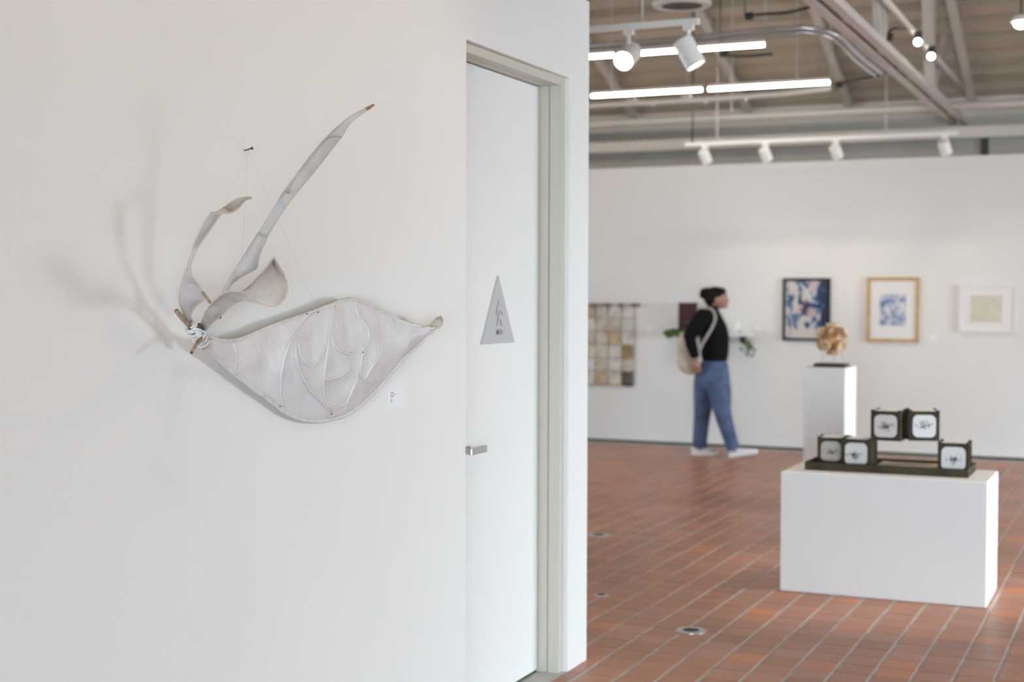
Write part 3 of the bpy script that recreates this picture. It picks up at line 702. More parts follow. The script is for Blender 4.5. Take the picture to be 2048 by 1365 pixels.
picture('pale_print_picture', -1.777, -1.238, 1.243, 1.702, .022, M['whiteframe'], .035, print_mat([(.60, .58, .43), (.66, .62, .50), (.70, .65, .54)], 1.3, 5), (-1.665, -1.375, 1.345, 1.605), 'white framed picture with a pale yellowish print at the right edge')
for x, z, lab in ((-3.575, 1.26, 'tiny white label on the far wall left of the dark framed print'), (-2.02, 1.185, 'tiny white label on the far wall right of the honey wood frame'), (-4.99, 1.235, 'tiny white label on the far wall right of the patchwork hanging')):
    if x == -3.575: x = -3.80
    top('wall_label', MB().box(x - .035, x + .035, FY - .003, FY - .0005, z - .03, z + .03), M['paper'], lab, 'label', 'far wall labels')

# patchwork hanging
pw = thing('patchwork_hanging', (-5.5, FY - .03, .63), 'wall hanging of stitched beige and white patches on a brown rod', 'textile')
MB().tube([(-6.05, FY - .035, 1.495), (-5.085, FY - .035, 1.495)], .016, 12).build('hanging_rod', M['rod'], pw, smooth=True)
pal = [(.72, .68, .61), (.77, .73, .66), (.63, .55, .45), (.60, .46, .31), (.75, .72, .69), (.68, .66, .59), (.70, .64, .52)]
pmats = [mk('patch_%s' % 'abcdefg'[i], c, .85, var=.3, vscale=12, bump=.4) for i, c in enumerate(pal)]
dkp = mk('patch_dark', (.15, .12, .095), .85, var=.6, vscale=10)
okp = mk('patch_ochre', (.46, .33, .15), .85, var=.5, vscale=12)
rp = random.Random(4)
for c in range(6):
    x1 = -5.155 - .151 * c + (.004 if c else 0); x0 = x1 - (.145 if c else .135)
    for r_ in range(6):
        z1 = 1.505 - .146 * r_; z0 = z1 - .155
        mt = pmats[rp.randrange(7)]
        if (c, r_) in ((0, 5),): mt = dkp
        if (c, r_) in ((2, 5), (1, 2)): mt = pmats[3]
        if (c, r_) == (0, 3): mt = okp
        g = []; ph = rp.random() * 6
        for i in range(7):
            row = []
            for j in range(6):
                u, v = i / 6, j / 5; bul = .012 * math.sin(math.pi * u) * (.4 + .6 * v) + .003 * math.sin(7 * u + 5 * v + ph)
                zz = z1 + (z0 - z1) * v - (.012 * math.sin(math.pi * u) if (r_ == 5 and j == 5) else 0)
                u2 = .5 + (u - .5) * (.70 + .30 * v if r_ == 0 else 1)
                row.append((x0 + (x1 - x0) * u2, FY - .020 - bul - .004 * (5 - r_) / 5 - (.03 if (r_ == 0 and j == 0) else 0) * 1, zz))
            g.append(row)
        o = MB().grid(g).build('patch', mt, pw, smooth=True); md = o.modifiers.new('thick', 'SOLIDIFY'); md.thickness = .003

# shelf with book, moss, vase
top('wall_shelf', MB().box(-4.730, -3.840, FY - .2, FY - .001, 1.175, 1.2), M['plinth'], 'white wall shelf behind the walking person', 'shelf', bevel=.002)
br = MB().box(-3.945, -3.915, FY - .14, FY - .001, 1.10, 1.175).box(-3.950, -3.910, FY - .15, FY - .12, 1.135, 1.175)
top('shelf_bracket', br, M['cable'], 'small dark bracket under the right end of the white shelf', 'bracket')
bk = thing('maroon_book', (-4.515, FY - .12, 1.228), 'dark maroon book standing on the mossy end of the shelf', 'book')
MB().box(-4.615, -4.417, FY - .145, FY - .138, 1.228, 1.522).box(-4.615, -4.417, FY - .107, FY - .10, 1.228, 1.522).box(-4.615, -4.608, FY - .138, FY - .107, 1.228, 1.522).build('cover', M['book'], bk)
MB().box(-4.608, -4.422, FY - .138, FY - .107, 1.233, 1.517).build('pages', M['pages'], bk)
mb = MB(); rq = random.Random(2)
for k in range(60):
    x = rq.uniform(-4.720, -4.305); s_ = rq.uniform(.022, .042)
    mb.ball((x, FY - rq.uniform(.05, .19), 1.212 + rq.uniform(-.004, .010)), (s_ * 1.3, s_, s_ * .6), 8, 6)
for k in range(22):
    x = rq.uniform(-4.755, -4.405); mb.ball((x, FY - .205 + rq.uniform(0, .01), 1.19 + rq.uniform(-.02, .015)), (.032, .02, .028), 8, 6)
o = top('moss_mat', mb, M['moss'], 'clump of green moss spread over the left end of the shelf', 'moss', smooth=True)
mb = MB()
for k in range(14):
    x = rq.uniform(-4.695, -4.405); mb.tube([(x, FY - .1, 1.21), (x + rq.uniform(-.03, .03), FY - .15, 1.245)], [.012, .004], 6)
top('bark_pieces', mb, M['soil'], 'brown bark bits lying on the moss in front of the maroon book', 'bark')
def plant(name, x, z, hh, n, lab, down=False, seed=1):
    t = thing(name, (x, FY - .13, z), lab, 'plant'); q = random.Random(seed)
    mb = MB()
    for k in range(n):
        b_ = Vector((x, FY - .13, z)); dirv = Vector((q.uniform(-.5, .5), q.uniform(-.4, .2), -1 if down else 1)).normalized(); L_ = hh * q.uniform(.5, 1)
        mb.tube([b_, b_ + dirv * L_], [.003, .0015], 5)
    mb.build('stems', M['leafy'], t)
    for k in range(n * 4):
        dirv = Vector((q.uniform(-.55, .55), q.uniform(-.45, .2), -1 if down else 1)).normalized(); c = Vector((x, FY - .13, z)) + dirv * hh * q.uniform(.35, 1.05)
        s_ = q.uniform(.016, .03); u = Vector((q.uniform(-1, 1), q.uniform(-1, 1), q.uniform(-1, 1))).normalized(); v = u.orthogonal().normalized(); nn = u.cross(v)
        m2 = MB().add([c, c + u * s_ + v * s_ * .5 + nn * .003, c + u * s_ * 2.2, c + u * s_ - v * s_ * .5 + nn * .003], [(0, 1, 2), (0, 2, 3)])
        m2.build('leaf', M['leafy'], t, fix=False)
    return t
plant('shelf_plant', -4.425, 1.2, .15, 7, 'small upright yellow green plant beside the maroon book', seed=3)
plant('trailing_plant', -3.855, 1.14, .16, 8, 'green plant hanging below the shelf in front of the person', True, seed=5)
top('white_vase', MB().rings([(-4.005, FY - .1, 1.2, .03, .03), (-4.005, FY - .1, 1.22, .042, .042), (-4.005, FY - .1, 1.27, .046, .046), (-4.005, FY - .1, 1.30, .03, .03), (-4.005, FY - .1, 1.32, .034, .034)], 20), M['ceramic'], 'small white vase near the middle of the shelf', 'vase', smooth=True)
top('white_bowl', MB().rings([(-3.900, FY - .1, 1.2, .03, .03), (-3.900, FY - .1, 1.215, .05, .05), (-3.900, FY - .1, 1.245, .06, .06), (-3.900, FY - .1, 1.245, .055, .055), (-3.900, FY - .1, 1.215, .04, .04)], 20), M['ceramic'], 'small white bowl at the right end of the shelf', 'bowl', smooth=True)

# floor outlets
for x, y, r_, lab in ((-1.989, 6.554, .072, 'round metal floor outlet set in the tiles left of the low plinth'), (-3.354, 8.943, .07, 'round metal floor outlet far back beside the partition edge'), (-2.66, 7.139, .04, 'small worn floor plug near the partition corner')):
    t = thing('floor_outlet', (x, y, 0), lab, 'floor outlet', 'floor outlets')
    MB().rings([(x, y, -.002, r_, r_), (x, y, .002, r_, r_), (x, y, .0035, r_ * .93, r_ * .93)], 28).build('ring_plate', M['grout'] if r_ < .05 else M['chrome'], t)
    MB().rings([(x, y, .0036, r_ * .55, r_ * .55), (x, y, .0050, r_ * .5, r_ * .5)], 24).build('cap', M['near_black'], t)

# ------------------------------------------------------------------ sign on the door, card and nail on the partition
SX = LX + .0002
sg = thing('restroom_sign', (SX, 5.141, 1.395), 'grey triangular restroom sign with a standing figure on the white door', 'sign')
ya, yb, yc, za, zb = 4.986, 5.296, 5.139, 1.395, 1.661
mb = MB(); T3 = [(ya, za), (yb, za), (yc, zb)]
mb.add([(SX, y, z) for y, z in T3] + [(SX + .007, y, z) for y, z in T3], [(2, 1, 0), (3, 4, 5), (0, 1, 4, 3), (1, 2, 5, 4), (2, 0, 3, 5)])
mb.build('plate', M['sign'], sg, bevel=.0008)
def stroke(pts, w_, name='figure_shade'):  # each stroke paints edge shading of the raised figure
    mb = MB(); pts = [(p[0] + 5.140, p[1] + 1.395) for p in pts]; F = []
    P = [Vector((SX + .0068, y, z)) for y, z in pts]; fr = []
    for i in range(len(P)):
        t = (P[min(i + 1, len(P) - 1)] - P[max(i - 1, 0)]).normalized(); sd = t.cross(Vector((1, 0, 0))); ww = w_[i] if isinstance(w_, list) else w_
        fr.append((P[i] + sd * ww / 2, P[i] - sd * ww / 2))
    vs_ = [v for a, b in fr for v in (a, b)] + [v + Vector((.0015, 0, 0)) for a, b in fr for v in (a, b)]; n_ = 2 * len(fr); fs_ = []
    for i in range(len(fr) - 1):
        a = 2 * i; fs_ += [(a, a + 1, a + 3, a + 2), (n_ + a + 2, n_ + a + 3, n_ + a + 1, n_ + a), (a, a + 2, n_ + a + 2, n_ + a), (a + 3, a + 1, n_ + a + 1, n_ + a + 3)]
    fs_ += [(0, n_, n_ + 1, 1), (n_ - 2, n_ - 1, 2 * n_ - 1, 2 * n_ - 2)]
    return mb.add(vs_, fs_).build(name, M['sign_shade_text'], sg)
stroke([(-.001, .170), (-.006, .163), (-.004, .157), (.006, .1525)], [.002, .006, .006, .002])
stroke([(-.006, .150), (-.016, .146), (-.019, .132), (-.021, .112)], [.002, .005, .007, .008])
stroke([(.006, .128), (-.001, .118), (-.008, .094), (-.016, .070)], [.003, .006, .008, .009])
stroke([(.022, .126), (.027, .118), (.029, .110)], [.005, .007, .008])
stroke([(.012, .097), (.018, .084), (.025, .070)], [.004, .009, .011])
def text_mesh(txt, size, origin, xdir, ydir, mat, parent, name):
    cu = bpy.data.curves.new('txt', 'FONT'); cu.body = txt; cu.size = size; cu.align_x = 'CENTER'; cu.extrude = .0006; cu.offset = .0003
    to = bpy.data.objects.new('txt', cu); COL.objects.link(to); bpy.context.view_layer.update()
    dg = bpy.context.evaluated_depsgraph_get(); me = to.evaluated_get(dg).to_mesh()
    xd, yd = Vector(xdir), Vector(ydir); nd = xd.cross(yd)
    vs_ = [Vector(origin) + xd * v.co.x + yd * v.co.y + nd * v.co.z for v in me.vertices]; fs_ = [tuple(p.vertices) for p in me.polygons]
    to.evaluated_get(dg).to_mesh_clear(); bpy.data.objects.remove(to); bpy.data.curves.remove(cu)
    return MB().add(vs_, fs_).build(name, mat, parent)
text_mesh('MEN', .030, (SX + .0078, 5.146, 1.429), (0, 1, 0), (0, 0, 1), M['sign_shade_text'], sg, 'lettering')

cd_ = thing('caption_card', (WX, 4.106, 1.217), 'small white caption card under the sculpture on the partition', 'card')
MB().box(WX + .0003, WX + .003, 4.057, 4.157, 1.217, 1.2795).build('card', M['paper'], cd_)
for z, runs in ((1.269, ((.004, .010), (.0115, .018))), (1.2625, ((.003, .011), (.0125, .020), (.023, .028))), (1.2560, ((.003, .021),)), (1.2455, ((.003, .012),)), (1.2400, ((.003, .013),))):
    for a, b in runs:
        MB().box(WX + .003, WX + .0032, 4.060 + a * 1.4, 4.060 + b * 1.4, z - .0012, z + .0012).build('print_line', M['ink'], cd_)
nl = MB().tube([(WX - .01, 3.262, 1.966), (WX + .026, 3.257, 1.972)], .0016, 8); nl.tube([(WX + .025, 3.257, 1.972), (WX + .028, 3.257, 1.9725)], .004, 10)
top('wall_nail', nl, M['nail'], 'small rusty nail in the partition above the sculpture', 'nail')

# ------------------------------------------------------------------ wax cloth sculpture on the partition
def q1(x, y, p): return sight(320 + x / 3.4133, 180 + y / 3.4133, X=WX + p)
def q2(x, y, p): return sight(320 + x / 3.4133, 480 + y / 3.4133, X=WX + p)
sc = thing('leaf_sculpture', (WX + .05, 3.5, 1.22), 'white waxed cloth sculpture of a pod and three curling leaves on the partition', 'sculpture')
PAIRS = [((300, 650), (285, 705), .070, .055), ((400, 682), (345, 762), .075, .045), ((510, 690), (430, 845), .06, .035), ((640, 640), (545, 945), .055, .030), ((800, 575), (670, 1042), .055, .026),
         ((930, 530), (770, 1112), .055, .024), ((1050, 488), (870, 1188), .055, .022), ((1130, 458), (960, 1225), .056, .020), ((1210, 427), (1050, 1240), .058, .020), ((1290, 405), (1160, 1228), .060, .020),
         ((1370, 420), (1260, 1200), .060, .022), ((1450, 455), (1350, 1140), .062, .024), ((1540, 502), (1450, 1055), .065, .028), ((1640, 552), (1560, 930), .07, .034), ((1730, 580), (1660, 810), .08, .045), ((1800, 597), (1750, 730), .09, .06),
         ((1850, 605), (1830, 650), .10, .08), ((1882, 600), (1870, 618), .10, .09)]
PS = cat_rom([(*a, *b, p, q) for a, b, p, q in PAIRS], 6)
RIBS = [[(1050, 500), (960, 600), (890, 700), (845, 820), (825, 950), (825, 1060), (850, 1140)],
        [(940, 655), (925, 750), (945, 870), (1000, 990), (1080, 1090), (1175, 1175)],
        [(940, 655), (955, 760), (985, 830), (1030, 855), (1070, 830), (1110, 770), (1150, 660)],
        [(1195, 460), (1165, 590), (1150, 700), (1130, 850), (1115, 980), (1125, 1090), (1160, 1140), (1220, 1140), (1280, 1110)],
        [(1165, 620), (1180, 700), (1220, 755), (1280, 778), (1315, 770)],
        [(1335, 450), (1360, 530), (1410, 590), (1425, 660), (1390, 740), (1378, 800), (1365, 880), (1380, 940), (1430, 968), (1540, 940)],
        [(1130, 955), (1220, 935), (1300, 880)],
        [(1725, 630), (1690, 700), (1660, 800)],
        [(1500, 800), (1440, 880), (1405, 945)], [(1350, 950), (1300, 1050), (1258, 1165)],
        [(500, 705), (525, 800), (510, 890)], [(515, 900), (640, 1010), (790, 1100)]]
def bodyp(s, t):
    """stand-off of the cloth shell from the wall"""
    k = math.sin(math.pi * min(1, max(0, s))) ** .6
    return .045 * k * math.sin(math.pi * t) ** .8
NS, NT = len(PS), 40
grid = []; flat = []
ribpts = [p for r in RIBS[:10] for p in cat_rom(r, 5)]
for i, (ax, ay, bx, by, pa, pb) in enumerate(PS):
    row = []
    for j in range(NT + 1):
        t = j / NT; x = ax + (bx - ax) * t; y = ay + (by - ay) * t; s = i / (NS - 1)
        p = pa + (pb - pa) * t + bodyp(s, t)
        dmin = min((x - a) ** 2 + (y - b) ** 2 for a, b in ribpts) ** .5      # cloth tents up to the ribs, sags between them
        edge = min(t, 1 - t) * 4
        p -= .012 * min(1, dmin / 110) * min(1, edge) * (1 if s > .3 else s / .3)
        nz = noise.noise(Vector((x * .006, y * .004, 1.3))) * .006 + noise.noise(Vector((x * .02, y * .013, 4.1))) * .0022
        p += nz * min(1, edge)
        row.append(q2(x, y, p)); flat.append((x, y, p))
    grid.append(row)
shell = MB().grid(grid).build('pod_shell', M['fab'], sc, smooth=True)
md = shell.modifiers.new('thick', 'SOLIDIFY'); md.thickness = .002; md.offset = 0
def surf(x, y):
    best = sorted(((x - a) ** 2 + (y - b) ** 2, p) for a, b, p in flat)[:4]
    ws = [1 / (d + 4) for d, p in best]; return sum(w_ * p for w_, (d, p) in zip(ws, best)) / sum(ws)
rrnd = random.Random(9)
for k, r in enumerate(RIBS):
    pts = cat_rom(r, 7); rad = .0046 if k < 10 else .0024
    P = [q2(x + rrnd.uniform(-1.5, 1.5), y + rrnd.uniform(-1.5, 1.5), surf(x, y) + .0015) for x, y in pts]; n_ = len(P)
    MB().tube(P, [rad * (.55 + .45 * math.sin(math.pi * i / (n_ - 1))) * rrnd.uniform(.9, 1.12) for i in range(n_)], 8).build('rib', M['fab'], sc, smooth=True)
# rim cord around the pod
def rim(idx, pi, rad, mat, name='rim_cord', step=2):
    P = [q2(r[idx] + rrnd.uniform(-2, 2), r[idx + 1] + rrnd.uniform(-2, 2), r[pi]) for r in PS[::step]]
    MB().tube(P, [rad * rrnd.uniform(.85, 1.2) for _ in P], 8).build(name, mat, sc, smooth=True)
rim(0, 4, .0052, M['cord']); rim(2, 5, .0060, M['cord'])
# curled end of the pod
def ribbon(name, rows, mat, k=6, nt=10, sag=0.0, thick=.002, edge=None, q=q2, rad=.003, esides=(0, 1)):
    """rows: (left x, y, stand-off, right x, y, stand-off)"""
    rs = cat_rom(rows, k); g = []
    for i, (ax, ay, pa, bx, by, pb) in enumerate(rs):
        A, B = q(ax, ay, pa), q(bx, by, pb); row = []
        wd = (B - A).length
        tt = (q(*rs[min(i + 1, len(rs) - 1)][:3]) - q(*rs[max(i - 1, 0)][:3]))
        nrm = tt.cross(B - A); nrm = nrm.normalized() if nrm.length > 1e-9 else Vector((1, 0, 0))
        if nrm.x < 0: nrm = -nrm
        for j in range(nt + 1):
            t = j / nt; v = A.lerp(B, t) + nrm * (sag * wd * math.sin(math.pi * t))
            v += nrm * noise.noise(v * 30) * .0022 * math.sin(math.pi * t)
            row.append(v)
        g.append(row)
    o = MB().grid(g).build(name, mat, sc, smooth=True)
    m_ = o.modifiers.new('thick', 'SOLIDIFY'); m_.thickness = thick; m_.offset = 0
    if edge:
        for e in esides:
            P = [row[0 if e == 0 else -1] for row in g]
            MB().tube(P, [rad * rrnd.uniform(.85, 1.15) for _ in P], 7).build('edge_cord', edge, o, smooth=True)
    return o
ribbon('pod_tip', [(1790, 596, .095, 1800, 625, .09), (1840, 580, .10, 1870, 612, .095), (1880, 537, .11, 1915, 590, .10), (1905, 524, .115, 1928, 562, .105), (1922, 524, .118, 1927, 535, .112)], M['fab3'], sag=-.15, edge=M['cordb'], rad=.002)
# left leaf
LEFT = [(185, 575, .065, 212, 560, .07), (160, 500, .07, 212, 500, .085), (130, 420, .08, 255, 438, .11), (128, 350, .09, 298, 402, .13), (150, 285, .10, 268, 325, .13), (172, 225, .115, 215, 245, .13), (190, 175, .13, 205, 180, .135), (208, 120, .14, 222, 125, .145),
        (225, 50, .15, 262, 45, .155), (252, -15, .165, 305, -20, .17), (292, -95, .18, 350, -85, .185), (335, -165, .19, 395, -150, .20), (352, -182, .195, 425, -190, .215)]
ribbon('left_leaf', LEFT, M['fab2'], sag=.10, edge=M['cordb'], rad=.0026)
CURL = [(345, -180, .195, 350, -172, .20), (400, -190, .205, 430, -184, .23), (440, -220, .205, 490, -190, .24), (490, -258, .205, 535, -220, .235), (540, -282, .21, 563, -255, .23), (575, -290, .215, 582, -275, .225), (622, -289, .22, 624, -286, .222)]
ribbon('left_leaf_curl', CURL, M['fab3'], sag=-.18, edge=M['cordb'], rad=.0024)
MB().tube([q2(288, 355, .14), q2(345, 432, .15)], [.004, .0035], 8).build('twig', M['stick'], sc)
MB().tube([q2(168, 315, .10), q2(220, 308, .125), q2(262, 318, .13)], .0018, 6).build('seam_cord', M['cord'], sc, smooth=True)
# long leaf (q1 coordinates)
LONG = [(425, 1385, .15, 455, 1385, .15), (445, 1335, .16, 480, 1335, .165), (510, 1230, .185, 560, 1275, .20), (545, 1175, .195, 655, 1222, .22), (580, 1120, .205, 668, 1175, .23), (620, 1055, .215, 690, 1100, .24), (690, 945, .235, 750, 980, .265), (770, 815, .26, 830, 845, .29), (850, 690, .285, 920, 720, .31), (960, 540, .315, 1050, 562, .345),
        (1060, 410, .345, 1140, 450, .375), (1150, 310, .37, 1235, 325, .40), (1215, 250, .39, 1290, 240, .415), (1290, 190, .41, 1340, 190, .43), (1360, 148, .43, 1385, 158, .44), (1410, 125, .445, 1418, 135, .447)]
ribbon('long_leaf', LONG, M['fab2'], q=q1, sag=.38, nt=12, edge=M['cordb'], rad=.0015)
MB().tube([q1(1405, 133, .443), q1(1435, 117, .45), q1(1460, 101, .456)], [.005, .0045, .003], 8).build('twig_tip', M['sticktip'], sc, smooth=True)
for a, b in (((1140, 325, .372), (1240, 322, .402)), ((845, 695, .287), (880, 705, .315))):
    mid = ((a[0] + b[0]) / 2, (a[1] + b[1]) / 2 - 10, max(a[2], b[2]) + .016)
    MB().tube([q1(*v) for v in cat_rom([a, mid, b], 5)], .0018, 6).build('seam_cord', M['cordb'], sc, smooth=True)
for a, b in (((432, 1385, .15), (395, 1330 + 230, .10)), ((455, 1385, .15), (410, 1560, .11))):
    MB().tube([q1(*a), q1(*b)], .003, 7).build('leaf_stalk', M['cordb'], sc, smooth=True)
# trumpet leaf
STEM = [(278, 605, .075, 305, 622, .08), (288, 555, .085, 350, 575, .10), (310, 500, .11, 400, 530, .13), (350, 440, .15, 450, 480, .18), (400, 392, .20, 510, 432, .23), (465, 352, .25, 560, 413, .28), (525, 350, .285, 605, 416, .31), (580, 366, .31, 650, 425, .33), (640, 396, .33, 700, 437, .345), (720, 437, .35, 742, 446, .355)]
ribbon('trumpet_stem', STEM, M['fab2'], sag=.12, edge=M['cordb'], rad=.0026)
CUP = [(556, 352, .335, 557, 353, .335), (600, 310, .365, 640, 396, .35), (645, 268, .385, 720, 438, .375), (690, 222, .405, 790, 446, .39), (727, 180, .42, 842, 410, .40), (752, 147, .432, 866, 335, .405), (765, 128, .438, 846, 252, .41), (771, 120, .44, 803, 172, .425), (772, 118, .44, 775, 122, .438)]
ribbon('trumpet_cup', CUP, M['fab3'], sag=-.12, nt=14, edge=M['cordb'], rad=.003)
# knot of cord and twigs at the left end
for pts, r_, mt in ((((112, 485, .085), (160, 545, .08), (250, 640, .075)), .006, 'stick'), (((268, 578, .10), (290, 600, .095), (300, 640, .09)), .0045, 'darkwire'), (((300, 660, .085), (262, 690, .10), (216, 768, .115)), .0048, 'stick'), (((250, 620, .09), (285, 690, .08), (300, 740, .07)), .007, 'cord')):
    MB().tube([q2(*p) for p in pts], [r_, r_, r_ * .8], 8).build('twig' if mt != 'cord' else 'binding_core', M[mt], sc, smooth=True)
MB().ball(q2(216, 770, .115), .004, 8, 6).build('wire_end', M['darkwire'], sc)
MB().tube([q2(195, 600, .078), q2(215, 615, .079), q2(245, 640, .08)], .003, 6).build('wire', M['darkwire'], sc)
ax0, ax1 = q2(205, 565, .075), q2(300, 715, .072); dv = (ax1 - ax0).normalized(); na = dv.orthogonal().normalized(); nb = dv.cross(na)
for k in range(9):
    f = .04 + .11 * k; c = ax0.lerp(ax1, f); tilt = rrnd.uniform(-.4, .4); rad = .013 + .006 * math.sin(math.pi * f)
    P = []
    for i in range(15):
        a = 2 * math.pi * i / 14; P.append(c + (na * math.cos(a) + nb * math.sin(a)) * rad + dv * (rad * tilt * math.sin(a + k)))
    MB().tube(P, .0034, 7, caps=False).build('binding_cord', M['cord'], sc, smooth=True)
MB().tube([q2(225, 605, .09), q2(270, 615, .098), q2(318, 636, .095), q2(295, 670, .095), q2(262, 700, .09)], .0036, 7).build('binding_cord', M['cord'], sc, smooth=True)
# dark knots on the rim and fine threads to the nail
for x, y in ((1003, 505), (1080, 494), (820, 1138), (1385, 768), (1170, 1190)):
    MB().ball(q2(x, y, surf(x, y) + .006), .0022, 8, 6).build('stitch', M['darkwire'], sc)
NP = Vector((WX + .012, 3.26, 1.968))
for e in (q2(1080, 494, .062), q2(420, -195, .21), q1(560, 1140, .21)):
    MB().tube([NP, e], .0003, 5).build('thread', M['thread'], sc)

# ------------------------------------------------------------------ the walking person
def pp_(px_, py_, dy=0.0): return Vector((-4.0 + (px_ - 1430) * .00507, 13.95 + dy, (912 - py_) * .00498))
def remesh(o, vox):
    m_ = o.modifiers.new('join', 'REMESH'); m_.mode = 'VOXEL'; m_.voxel_size = vox; m_.use_smooth_shade = True
    s_ = o.modifiers.new('soften', 'SMOOTH'); s_.factor = .5; s_.iterations = 3
    return o
def rg(px_, py_, rx, ry, dy=0.0): v = pp_(px_, py_, dy); return (v.x, v.y, v.z, rx, ry)
pe = thing('person', (-4.0, 13.95, 0), 'person with a hair bun in black sweater and blue jeans walking past the shelf', 'person')
pe.rotation_euler.z = R(16)                     # walks slightly towards the far wall
b = MB()
b.rings([rg(1424, 770, .13, .15), rg(1424, 750, .15, .165), rg(1427, 720, .105, .135), rg(1427, 690, .11, .14), rg(1424, 660, .125, .15), rg(1419, 635, .105, .165), rg(1420, 622, .07, .12), rg(1425, 614, .05, .06)])
b.tube([pp_(1423, 622), pp_(1428, 612), pp_(1432, 602)], [.058, .052, .05], 16)                              # neck
b.ball(pp_(1433.5, 594), (.092, .075, .100), 20, 14); b.ball(pp_(1441, 608), (.056, .052, .046), 18, 12)                 # skull, jaw
b.ball(pp_(1446, 601), (.040, .050, .05), 14, 10); b.ball(pp_(1449.5, 613.5), (.022, .028, .016), 12, 8)                 # cheeks, chin
b.tube([pp_(1449.5, 596.5), pp_(1453.8, 602.5), pp_(1451, 605)], [.010, .016, .012], 10); b.ball(pp_(1451.2, 608.8), (.012, .022, .008), 10, 8)  # nose, lips
b.ball(pp_(1450, 595), (.014, .045, .010), 10, 8)                                                                        # brow
for s in (-1, 1): b.ball(pp_(1432, 601, s * .077), (.022, .010, .032), 12, 8)
b.tube([pp_(1410, 632, -.17), pp_(1394, 652, -.22), pp_(1381, 672, -.235), pp_(1387, 697, -.22), pp_(1392, 715, -.21), pp_(1394, 721, -.205)], [.06, .052, .044, .038, .03, .028], 14)
b.tube([pp_(1416, 632, .17), pp_(1421, 672, .23), pp_(1431, 702, .215), pp_(1434, 716, .21)], [.06, .048, .036, .028], 14)
def hand(mb, w0, d, side, cl):
    """w0 wrist, d pointing direction, side: across the palm, cl: direction in which the fingers curl"""
    d, side, cl = Vector(d).normalized(), Vector(side).normalized(), Vector(cl).normalized()
    mb.tube([w0, w0 + d * .03, w0 + d * .075, w0 + d * .09], [.024, .034, .036, .028], 12)
    for k, (o_, ln) in enumerate(((-.030, .065), (-.010, .075), (.010, .07), (.029, .055))):
        a = w0 + d * .082 + side * o_; mb.tube([a, a + d * ln * .45 + cl * .008, a + d * ln * .75 + cl * .028, a + d * ln * .8 + cl * .045], [.0095, .009, .008, .007], 8)
    a = w0 + d * .025 - side * .03; mb.tube([a, a + d * .03 - side * .018 + cl * .01, a + d * .055 - side * .018 + cl * .022], [.012, .0105, .008], 8)
hand(b, pp_(1393, 717, -.208), (.12, .1, -1), (1, 0, .2), (.15, 1, 0)); hand(b, pp_(1433, 713, .212), (.1, .05, -1), (-1, 0, 0), (.2, -1, 0))
b.tube([pp_(1434, 762, -.09), pp_(1442, 800, -.09), pp_(1445, 822, -.09), pp_(1455, 858, -.09), pp_(1467, 896, -.09), pp_(1467.5, 902, -.09)], [.10, .085, .06, .055, .04, .04], 16)
b.tube([pp_(1413, 766, .09), pp_(1409, 800, .09), pp_(1405, 830, .09), pp_(1402, 860, .09), pp_(1400, 896, .09), pp_(1400, 903, .09)], [.10, .085, .06, .055, .04, .04], 16)
b.tube([pp_(1466, 900, -.09), pp_(1480, 904, -.09), pp_(1505, 903, -.09)], [.04, .034, .024], 12); b.tube([pp_(1396, 903, .09), pp_(1415, 904.5, .09), pp_(1432, 906, .09)], [.04, .032, .024], 12)
body = remesh(b.build('body', M['skin'], pe), .0065)
# hair
hb = MB(); hb.ball(pp_(1428.5, 588.5), (.104, .088, .076), 22, 14); hb.ball(pp_(1421, 597), (.068, .080, .070), 18, 12); hb.ball(pp_(1439, 584), (.058, .07, .045), 18, 12); hb.ball(pp_(1416, 598), (.052, .07, .055), 14, 10); hb.ball(pp_(1418, 607), (.034, .05, .042), 12, 8)
remesh(hb.build('hair', M['hair'], pe), .008)
bn = MB(); rb = random.Random(12); c0 = pp_(1409.5, 587.5)
for k in range(26):
    d = Vector((rb.gauss(0, 1), rb.gauss(0, 1), rb.gauss(0, 1))).normalized(); bn.ball(c0 + d * .040, .024 + rb.random() * .010, 10, 7)
remesh(bn.build('hair_bun', M['hair'], pe), .006)
for s in (-1, 1): MB().ball(pp_(1449.5, 599, s * .031), (.010, .012, .007), 10, 8).build('eye', M['eye'], pe, smooth=True)
# clothes
b = MB()
b.rings([rg(1428.5, 723, .118, .150), rg(1428.5, 720, .126, .158), rg(1428.5, 708, .138, .168), rg(1428, 695, .145, .172), rg(1427, 672, .150, .178), rg(1423, 652, .148, .188), rg(1419, 636, .128, .19), rg(1419, 626, .100, .175), rg(1421, 618, .070, .115), rg(1425, 611, .058, .066)], 28)
b.tube([pp_(1409, 630, -.15), pp_(1404, 636, -.19), pp_(1391, 655, -.228), pp_(1380, 672, -.238), pp_(1383, 686, -.232), pp_(1388, 702, -.222), pp_(1392, 714, -.212)], [.085, .085, .078, .066, .058, .050, .042], 18)
b.tube([pp_(1414, 630, .15), pp_(1415, 638, .19), pp_(1420, 672, .235), pp_(1430, 700, .218), pp_(1433, 712, .212)], [.085, .082, .064, .05, .042], 18)
remesh(b.build('sweater', M['sweater'], pe), .009)
b = MB()
b.rings([rg(1428.5, 719, .112, .145), rg(1428, 724, .128, .158), rg(1426, 735, .150, .175), rg(1423.5, 752, .176, .19), rg(1424, 766, .176, .19), rg(1425, 778, .160, .18)], 28)
b.tube([pp_(1433, 757, -.085), pp_(1438, 780, -.092), pp_(1441, 800, -.094), pp_(1444, 822, -.094), pp_(1451, 848, -.092), pp_(1459, 874, -.09), pp_(1466.5, 898, -.09)], [.125, .118, .104, .088, .078, .070, .066], 20)
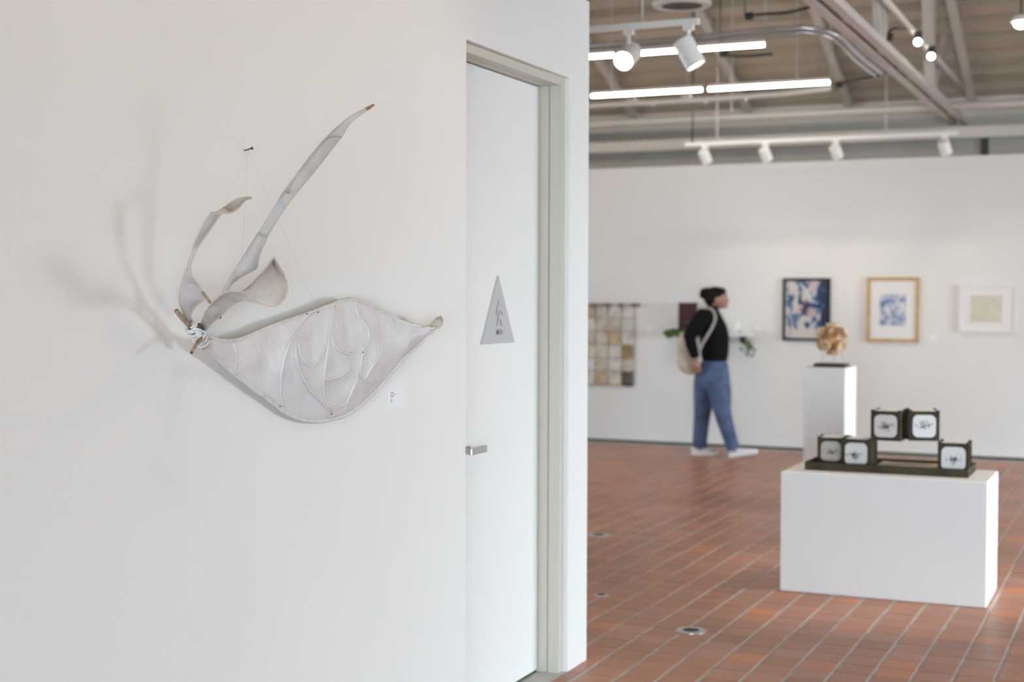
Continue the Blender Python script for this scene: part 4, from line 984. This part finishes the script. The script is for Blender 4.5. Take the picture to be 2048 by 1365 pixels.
b.tube([pp_(1412, 762, .085), pp_(1409, 785, .09), pp_(1407, 805, .092), pp_(1405, 830, .092), pp_(1402.5, 855, .09), pp_(1401, 878, .09), pp_(1400, 899, .09)], [.125, .114, .100, .086, .078, .074, .072], 20)
remesh(b.build('jeans', M['jeans'], pe), .010)
def shoe(heel, toe, dy, lift):
    h_, t_ = pp_(heel, 912, dy), pp_(toe, 912, dy); L_ = (t_.x - h_.x); mb = MB(); rows = []
    pr = [(0, .030, .035, .075), (.06, .036, .040, .085), (.2, .038, .042, .09), (.35, .038, .043, .082), (.5, .042, .045, .068), (.7, .047, .046, .055), (.88, .042, .042, .042), (.97, .028, .03, .032), (1.0, .012, .02, .02)]
    g = []
    for f, wb, wt, ht in pr:
        z0 = lift * max(0, f - .12) ** 1.1; row = []
        for k in range(14):
            a = 2 * math.pi * k / 14; yy = (wb if math.sin(a) < 0 else wt * .9) * math.cos(a); zz = ht / 2 + ht / 2 * max(-1, min(1, 1.35 * math.sin(a)))
            row.append((h_.x + L_ * f, h_.y + yy, z0 + zz))
        row.append(row[0]); g.append(row)
    mb.grid(g); n0 = len(mb.v); mb.f.append(tuple(range(14))); mb.f.append(tuple(n0 - 15 + i for i in range(14)))
    o = mb.build('shoe', M['shoe'], pe, smooth=True)
    s_ = MB(); sole = [(f, wb) for f, wb, wt, ht in pr]; gv = []
    for f, wb in sole:
        z0 = lift * max(0, f - .12) ** 1.1; gv.append([(h_.x + L_ * f, h_.y - wb * 1.04, z0 + .018), (h_.x + L_ * f, h_.y - wb * 1.04, z0), (h_.x + L_ * f, h_.y + wb * 1.04, z0), (h_.x + L_ * f, h_.y + wb * 1.04, z0 + .018), (h_.x + L_ * f, h_.y - wb * 1.04, z0 + .018)])
    s_.grid(gv); s_.build('sole', M['ceramic'], o)
shoe(1383.5, 1440, .09, .0); shoe(1456.5, 1513, -.09, .055)
# tote bag on the back of the hip
tg = thing('tote_bag', (-4.0, 13.95, 0), 'cream cloth tote bag slung behind the walking person', 'bag')
tg.rotation_euler.z = R(16)
mb = MB(); rows = []
for px_, py_, rx, ry in ((1371, 664, .045, .02), (1371, 672, .058, .03), (1371.5, 690, .075, .042), (1373.5, 708, .088, .052), (1376, 724, .104, .06), (1377.5, 736, .100, .06), (1381, 744, .075, .048), (1383, 749, .035, .025)):
    rows.append(rg(px_, py_, rx, ry, -.10))
mb.rings(rows, 22).build('pouch', M['tote'], tg, smooth=True)
for off in (0,):
    path = [pp_(1400, 700, -.285 + off * .3), pp_(1404, 688, -.292), pp_(1414, 670, -.262), pp_(1424, 652, -.225), pp_(1429, 636, -.195), pp_(1426, 624, -.165), pp_(1417, 616.5, -.14), pp_(1406, 621, -.12), pp_(1396, 640, -.08), pp_(1385, 660, -.09)]
    P = cat_rom([tuple(p) for p in path], 5); F = frames([Vector(p) for p in P]); g = []
    for p, (t, a, b_) in zip(P, F):
        p = Vector(p); c = Vector((-4.0 + (1424 - 1430) * .00507, 13.95, p.z)); out = (p - c).normalized(); sd = t.cross(out).normalized()
        g.append([p + sd * (off - .013), p + sd * (off + .013)])
    o = MB().grid(g).build('strap', M['strap'], tg, smooth=True); m_ = o.modifiers.new('thick', 'SOLIDIFY'); m_.thickness = .004
